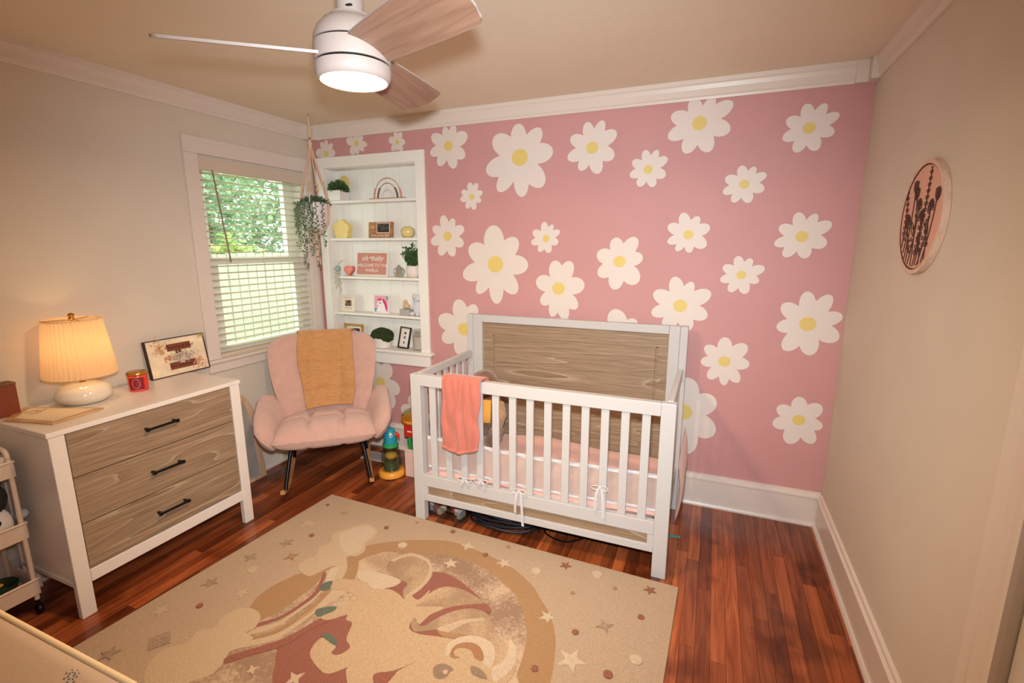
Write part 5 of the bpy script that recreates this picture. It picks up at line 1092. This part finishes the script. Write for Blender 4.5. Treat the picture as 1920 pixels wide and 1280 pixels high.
ptsm = [(0.0438 * math.cos(A0 + 0.55 + 0.38 * math.cos(t / 16 * 6.283)), 0.0438 * math.sin(A0 + 0.55 + 0.38 * math.cos(t / 16 * 6.283)), 0.043 + 0.024 * math.sin(t / 16 * 6.283)) for t in range(16)]
part('label_seal', MB().tube(ptsm, 0.0008, 4, closed=True), MATS['label_pale'], cj)

fr = thing('keepsake_frame', 'wide keepsake frame with brown wooden words and dried flowers, leaning on the wall', 'picture', (0.075, -1.205, ZT), math.pi / 2)
fr.rotation_euler = (Matrix.Rotation(math.pi / 2, 4, 'Z') @ Matrix.Rotation(-0.16, 4, 'X')).to_euler()
FWd, FHt = 0.335, 0.215
DK = mat('dark_edge', S(58, 34, 24), 0.6)
for xa, xb, za, zb in ((-FWd / 2, -FWd / 2 + 0.005, 0, FHt), (FWd / 2 - 0.005, FWd / 2, 0, FHt), (-FWd / 2 + .005, FWd / 2 - .005, 0, 0.005), (-FWd / 2 + .005, FWd / 2 - .005, FHt - 0.005, FHt)):
    part('frame_side', MB().box(xa, xb, 0, 0.022, za, zb), DK, fr)
part('panel', MB().box(-FWd / 2 + 0.005, FWd / 2 - 0.005, 0.005, 0.018, 0.005, FHt - 0.005), mat('parchment', S(242, 220, 186), 0.8, var=0.12, vscale=14), fr)
RUST = mat('rust_wood', S(128, 66, 44), 0.8, bump=0.4, bscale=120)
part('word_plate', MB().box(-0.056, 0.080, 0.001, 0.005, 0.140, 0.180), RUST, fr, bevel=0.001, seg=1)
part('word_plate', MB().box(-0.058, 0.092, 0.001, 0.005, 0.034, 0.074), RUST, fr, bevel=0.001, seg=1)
part('word_plate', MB().box(-0.012, 0.020, 0.001, 0.005, 0.122, 0.140), RUST, fr, bevel=0.001, seg=1)
DKI = mat('dark_rust', S(74, 30, 22), 0.8)
lettering(fr, 'Mommy & Dad', 0.026, DKI, 0.012, 0.160, 0.0006, 0.2); lettering(fr, 'are', 0.02, DKI, 0.004, 0.131, 0.0006, 0.2); lettering(fr, 'love you always', 0.024, DKI, 0.017, 0.054, 0.0006, 0.2)
rf = random.Random(4)
for cx_, cz_, sx, sz, n_, nm, c_ in ((-0.105, 0.165, 0.034, 0.038, 70, 'peach', S(222, 168, 116)), (0.015, 0.100, 0.070, 0.030, 120, 'ivory', S(226, 206, 186)), (0.105, 0.045, 0.036, 0.030, 60, 'blush', S(224, 168, 130)), (-0.060, 0.100, 0.030, 0.018, 26, 'coral', S(222, 148, 112)), (0.14, 0.20, 0.018, 0.012, 18, 'tan', S(214, 184, 140)), (0.02, 0.105, 0.085, 0.035, 80, 'twig', S(122, 100, 82))):
    mb = MB()
    for i in range(n_):
        c = Vector((cx_ + rf.gauss(0, sx * 0.5), -0.003 - rf.uniform(0, 0.010), cz_ + rf.gauss(0, sz * 0.5)))
        if nm == 'twig':
            d = Vector((rf.uniform(-1, 1), -0.2, rf.uniform(-1, 1))) * 0.016; mb.bar(c, c + d, 0.0012, 0.0012)
        else: 
            s_ = rf.uniform(0.004, 0.009); M = Euler((rf.uniform(-1, 1), rf.uniform(-1, 1), rf.uniform(0, 6))).to_matrix()
            mb.add([c + M @ Vector(v) * s_ for v in ((-1, 0, 0), (0, 0, -0.7), (1, 0, 0.1), (0, 0.1, 0.8))], [(0, 1, 2, 3)])
    part('dried_flowers' if nm != 'twig' else 'twigs', mb, mat('dried_' + nm, c_, 0.9), fr)

cal = thing('wooden_board', 'tan wooden board with a cream printed card lying on the dresser corner', 'board', (0.215, -1.915, ZT), 0)
BWd = wood('board_wood', S(206, 160, 112), S(180, 132, 88), S(220, 178, 132), 'Y', 1.2)
bpts = [(0.150, 0.155), (0.180, -0.050), (-0.060, -0.105), (-0.19, 0.02)]
part('board', MB().prism(bpts, 0, 0.008), BWd, cal, bevel=0.002)
part('card', MB().prism([(0.128, 0.125), (0.150, -0.034), (-0.040, -0.078), (-0.140, 0.02)], 0.0082, 0.0094), mat('card_cream', S(238, 218, 186), 0.6), cal)
for k, (x, y, w_) in enumerate(((-0.075, -0.005, 0.05), (-0.055, 0.02, 0.04), (-0.035, -0.01, 0.045))):
    part('print_line', MB().box(x - 0.004, x + 0.004, y - w_ / 2, y + w_ / 2, 0.0095, 0.0098), mat('print_grey', S(140, 116, 92), 0.7), cal)
bk_ = thing('brown_box', 'upright reddish brown box at the far left end of the dresser', 'box', (0.070, -1.978, ZT))
part('box_body', MB().box(-0.03, 0.03, -0.045, 0.040, 0, 0.135), mat('brown_box', S(132, 62, 34), 0.6), bk_, bevel=0.003)
part('box_lid', MB().box(-0.031, 0.031, -0.046, 0.041, 0.1355, 0.146), mat('brown_lid', S(120, 84, 58), 0.6), bk_, bevel=0.002)

# ---------------------------------------------------------------- arched mirror leaning behind the dresser, plug, vent
am = thing('arched_frame', 'arched pale wooden frame with a panel coloured like a pale grey reflection, leaning on the wall beside the dresser', 'frame', (0.095, -0.955, 0.0))
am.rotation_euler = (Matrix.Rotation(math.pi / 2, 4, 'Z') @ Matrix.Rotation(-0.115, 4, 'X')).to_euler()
def archp(w, h, n=24): return [(-w, 0.0)] + [(-w, h - w * 1.2 + 0)] + [(-w * math.cos(math.pi * t / n), h - w * 1.2 + w * 1.2 * math.sin(math.pi * t / n)) for t in range(1, n)] + [(w, h - w * 1.2)] + [(w, 0.0)]
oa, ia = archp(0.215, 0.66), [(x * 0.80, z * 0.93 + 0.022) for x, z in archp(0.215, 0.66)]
mb = MB(); k = len(oa)
vs = [(x, 0, z) for x, z in oa] + [(x, 0, z) for x, z in ia] + [(x, 0.018, z) for x, z in oa] + [(x, 0.018, z) for x, z in ia]
fs = []
for i in range(k):
    j = (i + 1) % k
    fs += [(i, j, k + j, k + i), (2 * k + i, 3 * k + i, 3 * k + j, 2 * k + j), (i, 2 * k + i, 2 * k + j, j), (k + i, k + j, 3 * k + j, 3 * k + i)]
o = link('frame_arch', fixn(mb.add(vs, fs).mesh('frame_arch', wood('mirror_wood', S(206, 168, 136), S(186, 146, 112), S(220, 186, 156), 'Z', 1.2), bevel=0.002, seg=1)), am)
part('reflection_panel', MB().prism(ia, 0.008, 0.012, fn=lambda x, y, z: (x, z, y)), mat('reflection_grey', S(178, 172, 162), 0.35, metal=0.2, var=0.12, vscale=6), am)  # pale uneven grey stands in for the wall reflected in the glass
pl = thing('plug_in_diffuser', 'small cream plug-in air freshener low on the left wall beside the chair', 'air freshener', (0.0255, -0.545, 0.060))
part('body', MB().box(-0.003, 0.030, -0.032, 0.032, -0.045, 0.040), mat('plug_cream', S(232, 218, 196), 0.4), pl, bevel=0.008, seg=3)
part('dial', MB().lathe([(0.017, 0), (0.017, 0.006), (0.012, 0.008)], n=20, M=Euler((0, math.pi / 2, 0)).to_matrix(), c=(0.0305, 0.0, 0.002)), mat('dial_tan', S(206, 186, 146), 0.4), pl, smooth=True)
vt = thing('floor_vent', 'pale metal floor vent in the wood floor under the chair', 'floor vent', (0.640, -0.205, 0.0))
part('vent_plate', MB().box(-0.13, 0.13, -0.065, 0.065, 0.0002, 0.004), mat('vent_paint', S(212, 206, 200), 0.4), vt, bevel=0.001, seg=1)
for k in range(12): part('louvre', MB().box(-0.105 + 0.0185 * k, -0.098 + 0.0185 * k, -0.05, 0.05, 0.0041, 0.0055), mat('vent_slot', S(120, 112, 106), 0.5), vt)

# ---------------------------------------------------------------- toys between the chair and the crib
pg = thing('toy_parrot', 'teal bird-headed toy jug with a see-through body and orange base on the floor', 'toy', (0.900, -0.405, 0), math.radians(20))
pg.scale = (0.90, 0.90, 1.07)
part('base', MB().lathe([(0.088, 0), (0.100, 0.008), (0.100, 0.030), (0.088, 0.042), (0.07, 0.044)], n=36), mat('toy_orange', S(240, 164, 60), 0.35), pg, smooth=True)
part('body', MB().lathe([(0.076, 0.044), (0.076, 0.08), (0.070, 0.15), (0.060, 0.19), (0.052, 0.20)], n=36, cap=False), glass('toy_plastic', (0.74, 0.80, 0.70, 1), 0.08), pg, smooth=True)
part('inner_toy', MB().ball((0, 0, 0.135), (0.048, 0.042, 0.026), 16, 10), mat('toy_amber', S(220, 160, 60), 0.5), pg, smooth=True)
part('inner_base', MB().lathe([(0.06, 0.045), (0.058, 0.095), (0.01, 0.10)], n=24), mat('toy_olive', S(90, 96, 70), 0.5), pg, smooth=True)
part('collar', MB().lathe([(0.054, 0.196), (0.062, 0.205), (0.058, 0.222), (0.048, 0.226)], n=32), mat('toy_green', S(40, 150, 90), 0.4), pg, smooth=True)
part('head', MB().lathe([(0.048, 0.226), (0.050, 0.25), (0.046, 0.285), (0.034, 0.312), (0.016, 0.326), (0.002, 0.33)], n=32), mat('toy_teal', S(36, 150, 170), 0.35), pg, smooth=True)
part('comb', MB().ball((-0.028, -0.02, 0.316), (0.018, 0.016, 0.022), 12, 8), mat('toy_red', S(214, 50, 36), 0.4), pg, smooth=True)
for s_ in (-1, 1):
    part('eye', MB().ball((0.018 + 0.0 * s_, -0.042 * (1 if s_ < 0 else -1), 0.285), (0.013, 0.008, 0.014), 12, 8), INK, pg, smooth=True)
    part('pupil', MB().ball((0.022, -0.049 * (1 if s_ < 0 else -1), 0.286), (0.005, 0.003, 0.006), 8, 6), BLACK, pg, smooth=True)
part('beak', MB().tube([(0.035, 0, 0.285), (0.062, 0, 0.275), (0.074, 0, 0.255)], [0.018, 0.013, 0.003], 10), mat('toy_red', S(214, 50, 36), 0.4), pg, smooth=True)
sb = thing('toy_bin', 'pale pink storage bin with an eyelet, half hidden behind the crib post', 'storage bin', (1.142, -0.260, 0), 0)
BINM = mat('bin_pink', S(232, 196, 184), 0.7, bump=0.1, bscale=80)
bb = MB(); wx, wy, hh, t_ = 0.145, 0.12, 0.20, 0.004
bb.box(-wx, wx, -wy, -wy + t_, 0, hh).box(-wx, wx, wy - t_, wy, 0, hh).box(-wx, -wx + t_, -wy + t_, wy - t_, 0, hh).box(wx - t_, wx, -wy + t_, wy - t_, 0, hh).box(-wx + t_, wx - t_, -wy + t_, wy - t_, 0, t_)
part('bin_body', bb, BINM, sb)
part('rim', MB().box(-wx - .003, wx + .003, -wy - .003, -wy, hh - 0.012, hh + .002).box(-wx - .003, wx + .003, wy, wy + .003, hh - 0.012, hh + .002), BINM, sb)
part('eyelet', MB().tube([(-0.05 + 0.014 * math.cos(t * 0.5236), -wy - 0.003, 0.125 + 0.009 * math.sin(t * 0.5236)) for t in range(12)], 0.0035, 6, closed=True), mat('eyelet_white', S(240, 226, 200), 0.4), sb, smooth=True)
part('eyelet_hole', MB().box(-0.058, -0.042, -wy - 0.002, -wy - 0.0005, 0.119, 0.131), BLACK, sb)
ht = thing('toy_cup', 'red toy with a clear-domed orange cup, standing just left of the pink bin', 'toy', (0.945, -0.215, 0.0))
part('handle', MB().tube([(0.0, 0.0, 0.001), (0.005, 0.0, 0.12), (0.02, 0.0, 0.26)], 0.018, 12), mat('toy_blue', S(60, 110, 170), 0.4), ht, smooth=True)
part('red_block', MB().box(-0.035, 0.085, -0.05, 0.05, 0.225, 0.325), MATS['toy_red'], ht, bevel=0.015, seg=3)
part('red_block_letter', MB().box(0.0, 0.035, -0.0515, -0.0503, 0.272, 0.280), INK, ht)
part('orange_cup', MB().lathe([(0.060, 0.326), (0.084, 0.340), (0.094, 0.358), (0.092, 0.368), (0.06, 0.360), (0.002, 0.356)], n=36, c=(0.03, 0, 0)), mat('toy_orange2', S(244, 150, 44), 0.35), ht, smooth=True)
part('dome', MB().lathe([(0.093, 0.368), (0.090, 0.395), (0.072, 0.418), (0.040, 0.432), (0.001, 0.436)], n=32, cap=False, c=(0.03, 0, 0)), glass('toy_dome', (0.78, 0.84, 0.66, 1), 0.1), ht, smooth=True)
gs = part('toy_tube', MB().tube([(0, 0, 0.006), (-0.006, 0, 0.14), (-0.020, -0.0, 0.262)], [0.016, 0.016, 0.014], 12), mat('toy_green2', S(30, 140, 60), 0.4), smooth=True, loc=(1.028, -0.335, 0)); tag(gs, 'green toy tube standing in the left corner of the pink bin', 'toy')
pgm = thing('stacking_toy', 'purple and yellow toy seen between the crib slats behind the post', 'toy', (1.238, -0.23, 0.006))
part('column', MB().lathe([(0.03, 0), (0.03, 0.27)], n=20), mat('toy_yellow', S(232, 180, 60), 0.4), pgm, smooth=True)
part('cap', MB().lathe([(0.034, 0.271), (0.034, 0.345), (0.02, 0.352)], n=20), mat('toy_purple', S(96, 40, 84), 0.5), pgm, smooth=True)

# ---------------------------------------------------------------- under the crib
cbn = thing('clear_box', 'clear plastic box of odds and ends on the floor under the crib', 'storage box', (1.515, -0.665, 0), math.radians(-6))
bb = MB(); wx, wy, hh, t_ = 0.13, 0.09, 0.07, 0.003
bb.box(-wx, wx, -wy, -wy + t_, 0, hh).box(-wx, wx, wy - t_, wy, 0, hh).box(-wx, -wx + t_, -wy + t_, wy - t_, 0, hh).box(wx - t_, wx, -wy + t_, wy - t_, 0, hh).box(-wx + t_, wx - t_, -wy + t_, wy - t_, 0, t_)
part('box_shell', bb, glass('clear_plastic', (0.88, 0.9, 0.9, 1), 0.1), cbn)
ro = random.Random(8)
for k in range(7):
    x, y = -0.1 + 0.033 * k, ro.uniform(-0.05, 0.05)
    part('content', MB().box(x - 0.014, x + 0.014, y - 0.03, y + 0.03, 0.004, 0.03 + ro.uniform(0, 0.03)), mat('content_%s' % 'abc'[k % 3], [S(200, 190, 184), S(150, 60, 60), S(220, 200, 170)][k % 3], 0.6), cbn, bevel=0.003, seg=1)
cc = thing('black_cable', 'coiled black cable lying on the floor under the crib', 'cable', (1.87, -0.685, 0))
pts = [((0.17 - 0.006 * t / 10) * math.cos(t * 0.3) * 1.25, (0.085 - 0.003 * t / 10) * math.sin(t * 0.3), 0.010 + 0.0009 * t + 0.004 * math.sin(t)) for t in range(84)]
part('coil', MB().tube(pts, 0.008, 7), mat('cable_black', S(26, 26, 34), 0.5), cc, smooth=True)
bg_ = thing('dark_bag', 'flattened dark fabric bag on the floor under the middle of the crib', 'bag', (2.36, -0.56, 0))
part('bag_body', MB().pillow(lambda u, v: (0.24 * u, 0.10 * v, 0.046), lambda u, v: 0.040 + 0.01 * noise.noise(Vector((u * 3, v * 3, 1))), 20, 14), mat('bag_navy', S(30, 30, 38), 0.8), bg_, smooth=True)
part('strap', MB().tube(smooth_open([(-0.2, -0.02, 0.05), (-0.25, -0.1, 0.008), (-0.12, -0.15, 0.006), (0.0, -0.09, 0.03)], 5), 0.005, 6), BLACK, bg_, smooth=True)
tc_ = thing('teal_clip', 'small teal plastic clip on the floor behind the right crib post', 'clip', (2.758, -0.44, 0))
part('ring', MB().tube([(0.016 * math.cos(t * 0.5236) - 0.012, 0.016 * math.sin(t * 0.5236), 0.006) for t in range(12)], 0.004, 6, closed=True), mat('clip_teal', S(70, 150, 140), 0.4), tc_, smooth=True)
part('bar', MB().bar((0.004, 0.0, 0.012), (0.058, 0.004, 0.012), 0.012, 0.006), MATS['clip_teal'], tc_)

# ---------------------------------------------------------------- plaque on the right wall
pq = thing('wall_plaque', 'round wooden plaque with carved wildflowers over pink on the right wall', 'wall art', (W, -0.888, 1.667))
PT = wood('plaque_wood', S(222, 188, 164), S(206, 170, 146), S(232, 202, 180), 'Z', 1.0)
CARV = mat('carved_dark', S(74, 44, 34), 0.7)
def pqf(a, b, d): return (-d, -a, b)    # a to the viewer's right, b up
def ring(r0, r1, d0, d1, n=72):
    mb = MB(); vs = []
    for r, d in ((r0, d0), (r1, d0), (r1, d1), (r0, d1)):
        vs += [pqf(r * math.cos(2 * math.pi * k / n), r * math.sin(2 * math.pi * k / n), d) for k in range(n)]
    fs = []
    for j in range(4):
        for k in range(n): fs.append((j * n + k, j * n + (k + 1) % n, ((j + 1) % 4) * n + (k + 1) % n, ((j + 1) % 4) * n + k))
    mb.add(vs, fs); return mb
o = link('rim', fixn(ring(0.176, 0.190, 0.001, 0.0195).mesh('rim', PT, smooth=True)), pq)
o = link('rim_line', fixn(ring(0.1725, 0.1758, 0.001, 0.0180).mesh('rim_line', CARV)), pq)
dsk = [(0.1712 * math.cos(2 * math.pi * k / 72), 0.1712 * math.sin(2 * math.pi * k / 72)) for k in range(72)]
part('backing', MB().prism(dsk, 0.001, 0.016, fn=pqf), mat('plaque_pink', S(226, 172, 150), 0.7), pq)
def inside(p, r=0.166): 
    l = math.hypot(p[0], p[1]); return (p[0] * r / l, p[1] * r / l) if l > r else p
def line(pts, w=0.0015):
    pts = [inside(p) for p in pts]; part('carved_line', MB().tube([pqf(a, b, 0.0175) for a, b in pts], w, 5), CARV, pq)
def leafc(a, b, ang, l, w=0.3):
    line([(a + l * t * math.cos(ang) - l * w * math.sin(math.pi * t) * math.sin(ang), b + l * t * math.sin(ang) + l * w * math.sin(math.pi * t) * math.cos(ang)) for t in [i / 6 for i in range(7)]] + [(a + l * t * math.cos(ang) + l * w * math.sin(math.pi * t) * math.sin(ang), b + l * t * math.sin(ang) - l * w * math.sin(math.pi * t) * math.cos(ang)) for t in [1 - i / 6 for i in range(1, 7)]], 0.0011)
rl = random.Random(12)
plants = [(-0.13, -0.10, -0.145, 0.09, 'l'), (-0.09, -0.14, -0.075, 0.115, 't'), (-0.05, -0.16, -0.02, 0.04, 'f'), (-0.02, -0.165, -0.055, 0.09, 't'), (0.0, -0.165, 0.045, 0.16, 'l'), (0.04, -0.16, 0.085, 0.03, 'f'), (0.07, -0.15, 0.125, 0.075, 't'), (-0.11, -0.12, -0.105, -0.01, 'f'), (0.02, -0.16, 0.015, 0.0, 'f'), (0.09, -0.14, 0.06, -0.03, 'l'), (0.05, -0.155, 0.01, -0.07, 'l'), (-0.07, -0.15, -0.085, -0.06, 'l')]
for x0, y0, x1, y1, kd in plants:
    st1 = [(x0 + (x1 - x0) * t + 0.012 * math.sin(t * 3.0), y0 + (y1 - y0) * t) for t in [i / 10 for i in range(11)]]
    line(st1)
    n_ = int(abs(y1 - y0) / 0.020)
    if kd == 'l':
        for j in range(2, n_ + 1):
            t = j / n_; a, b = x0 + (x1 - x0) * t + 0.012 * math.sin(t * 3), y0 + (y1 - y0) * t
            for s_ in (-1, 1): leafc(a, b, math.pi / 2 - s_ * 0.9, 0.018 * (1.3 - 0.6 * t))
    elif kd == 't':
        a, b = st1[-1]
        for q in (-0.5, -0.2, 0.1, 0.4): leafc(a, b - 0.03, math.pi / 2 + q, 0.045, 0.18)
        leafc(x0 * .6 + x1 * .4, y0 * .6 + y1 * .4, math.pi / 2 + 0.5, 0.06, 0.16)
    else:
        a, b = st1[-1]
        for j in range(9):
            q = math.radians(-20 + 27.5 * j); leafc(a, b, q, 0.026, 0.25)
        for j in range(2, n_): t = j / n_; leafc(x0 + (x1 - x0) * t, y0 + (y1 - y0) * t, math.pi / 2 - (1 if j % 2 else -1) * 0.8, 0.02)

# ---------------------------------------------------------------- trolley left of the dresser
ca = thing('utility_cart', 'cream three-tier rolling cart of toys at the left edge, beside the dresser', 'cart', (0.0, 0, 0))
CP = mat('cart_cream', S(222, 200, 184), 0.45)
cx0, cx1, cy0, cy1 = 0.045, 0.280, -2.51, -2.062
for z0, z1 in ((0.095, 0.165), (0.36, 0.43), (0.64, 0.705)):
    bb = MB(); t_ = 0.004
    bb.box(cx0, cx1, cy0, cy0 + t_, z0, z1).box(cx0, cx1, cy1 - t_, cy1, z0, z1).box(cx0, cx0 + t_, cy0 + t_, cy1 - t_, z0, z1).box(cx1 - t_, cx1, cy0 + t_, cy1 - t_, z0, z1).box(cx0 + t_, cx1 - t_, cy0 + t_, cy1 - t_, z0, z0 + t_)
    tr_ = part('tray', bb, CP, ca)
    part('tray_rim', MB().tube([(cx0, cy0, z1), (cx1, cy0, z1), (cx1, cy1, z1), (cx0, cy1, z1)], 0.006, 6, closed=True), CP, tr_)
for x in (cx0 + 0.012, cx1 - 0.012):
    for y in (cy0 + 0.012, cy1 - 0.012):
        part('upright', MB().tube([(x, y, 0.07), (x, y, 0.72)], 0.0095, 10), CP, ca, smooth=True)
        part('caster', MB().lathe([(0.018, -0.010), (0.022, -0.006), (0.022, 0.006), (0.018, 0.010)], n=20, M=Euler((math.pi / 2, 0, 0)).to_matrix(), c=(x, y, 0.0225)), BLACK, ca, smooth=True)
        part('caster_stem', MB().tube([(x, y, 0.04), (x, y, 0.072)], 0.007, 8), BLACK, ca)
for y in (cy0 + 0.012, cy1 - 0.012):
    part('handle', MB().tube(smooth_open([(cx0 + 0.012, y, 0.72), (cx0 + 0.02, y, 0.745), (cx0 + 0.06, y, 0.755), (cx1 - 0.06, y, 0.755), (cx1 - 0.02, y, 0.745), (cx1 - 0.012, y, 0.72)], 4), 0.0095, 10), CP, ca, smooth=True)
pd = thing('penguin_plush', 'round black and white plush toy in the middle tray of the cart', 'soft toy', (0.208, -2.136, 0.3655))
pd.scale = (0.80, 0.80, 1.0)
part('body', MB().ball((0, 0, 0.072), (0.078, 0.078, 0.072), 20, 14), WF, pd, smooth=True)
part('head', MB().ball((0, 0, 0.188), (0.074, 0.072, 0.070), 20, 14), mat('black_fur', S(34, 32, 36), 0.95, bump=0.6, bscale=140), pd, smooth=True)
for s_ in (-1, 1): part('paw', MB().ball((0.02 * s_ + .03, 0.098 * s_, 0.095), (0.022, 0.026, 0.020), 12, 8), WF, pd, smooth=True)
for z in (0.055, 0.098): part('button', MB().ball((0.072, -0.005, z), (0.010, 0.013, 0.013), 10, 6), BLACK, pd, smooth=True)
wbx = part('white_carton', MB().box(-0.06, 0.06, -0.055, 0.055, 0, 0.085), mat('carton_white', S(216, 206, 196), 0.6), bevel=0.003, loc=(0.205, -2.128, 0.6445)); tag(wbx, 'small white carton in the top tray of the cart', 'box')
for nm, lb_, cat_, c_, loc_, sh in (('toy_bowl', 'dark green toy bowl in the bottom tray of the cart', 'toy', S(40, 62, 40), (0.150, -2.145, 0.0995), 'b'), ('red_block', 'red toy block at the near end of the bottom cart tray', 'toy', S(190, 44, 32), (0.225, -2.225, 0.0995), 'k'), ('yellow_stick', 'yellow toy stick lying across the bottom cart tray', 'toy', S(226, 160, 40), (0.20, -2.19, 0.148), 's')):
    m_ = mat(nm, c_, 0.5)
    if sh == 'b': o = part(nm, MB().lathe([(0.03, 0), (0.055, 0.012), (0.066, 0.045), (0.062, 0.046), (0.05, 0.016), (0.001, 0.01)], n=28), m_, smooth=True, loc=loc_)
    elif sh == 'k': o = part(nm, MB().box(-0.035, 0.035, -0.04, 0.04, 0, 0.045), m_, bevel=0.006, loc=loc_)
    else: o = part(nm, MB().tube([(-0.02, 0.05, 0.012), (0.02, -0.05, 0)], 0.006, 8), m_, smooth=True, loc=loc_)
    tag(o, lb_, cat_)

# ---------------------------------------------------------------- changing pad on a low cabinet, near left
cp = thing('changing_cabinet', 'low white cabinet under the beige changing pad, near left corner', 'cabinet', (0, 0, 0))
part('cabinet_body', MB().box(0.95, 1.955, -3.16, -2.62, 0.06, 0.690), DWM, cp, bevel=0.004)
part('plinth', MB().box(0.99, 1.91, -3.12, -2.66, 0, 0.06), DWM, cp)
part('cabinet_top', MB().box(0.93, 1.98, -3.18, -2.600, 0.6905, 0.715), DWM, cp, bevel=0.004)
PAD = mat('pad_cover', S(184, 160, 140), 0.8, bump=0.1, bscale=60)
cpd = thing('changing_pad', 'beige contoured changing pad with a pale raised rim and a blue motif, near left', 'changing pad', (0, 0, 0))
prof = [(-2.585, 0.0), (-2.578, 0.080), (-2.585, 0.086), (-2.605, 0.084), (-2.66, 0.062), (-2.75, 0.040), (-2.86, 0.034), (-2.98, 0.040), (-3.07, 0.062), (-3.13, 0.084), (-3.15, 0.08), (-3.155, 0.0)]
mb = MB(); k = len(prof); vs = [(x, y, 0.7155 + z) for x in (0.96, 2.20) for y, z in prof]
part('pad', MB().add([(x if x < 2 else 1.975, y, z) for x, y, z in vs], [(i, k + i, k + (i + 1) % k, (i + 1) % k) for i in range(k)] + [tuple(range(k)), tuple(range(2 * k - 1, k - 1, -1))]), PAD, cpd, smooth=True)
part('rim_piping', MB().tube([(0.96, -2.578, 0.800), (1.975, -2.578, 0.800)], 0.0065, 10), mat('pad_piping', S(222, 198, 160), 0.6), cpd, smooth=True)
rp = random.Random(6)
mbm = MB()
for k in range(16):
    a = k * 0.8; x, y = 1.842 + 0.010 * math.cos(a) * (k / 10 + 0.4), -2.606 + 0.006 * math.sin(a) * (k / 10 + .4)
    mbm.ball((x, y, 0.7155 + 0.0845 - max(0, -2.605 - y) * 0.4), (0.0025, 0.0015, 0.001), 6, 4)
part('blue_motif', mbm, mat('motif_blue', S(110, 116, 128), 0.7), cpd)

for o in SC.objects:
    if o.type == 'MESH' and o.name.split('.')[0] in ('throw_blanket', 'baby_blanket'):
        o.data.polygons.foreach_set('use_smooth', [True] * len(o.data.polygons))
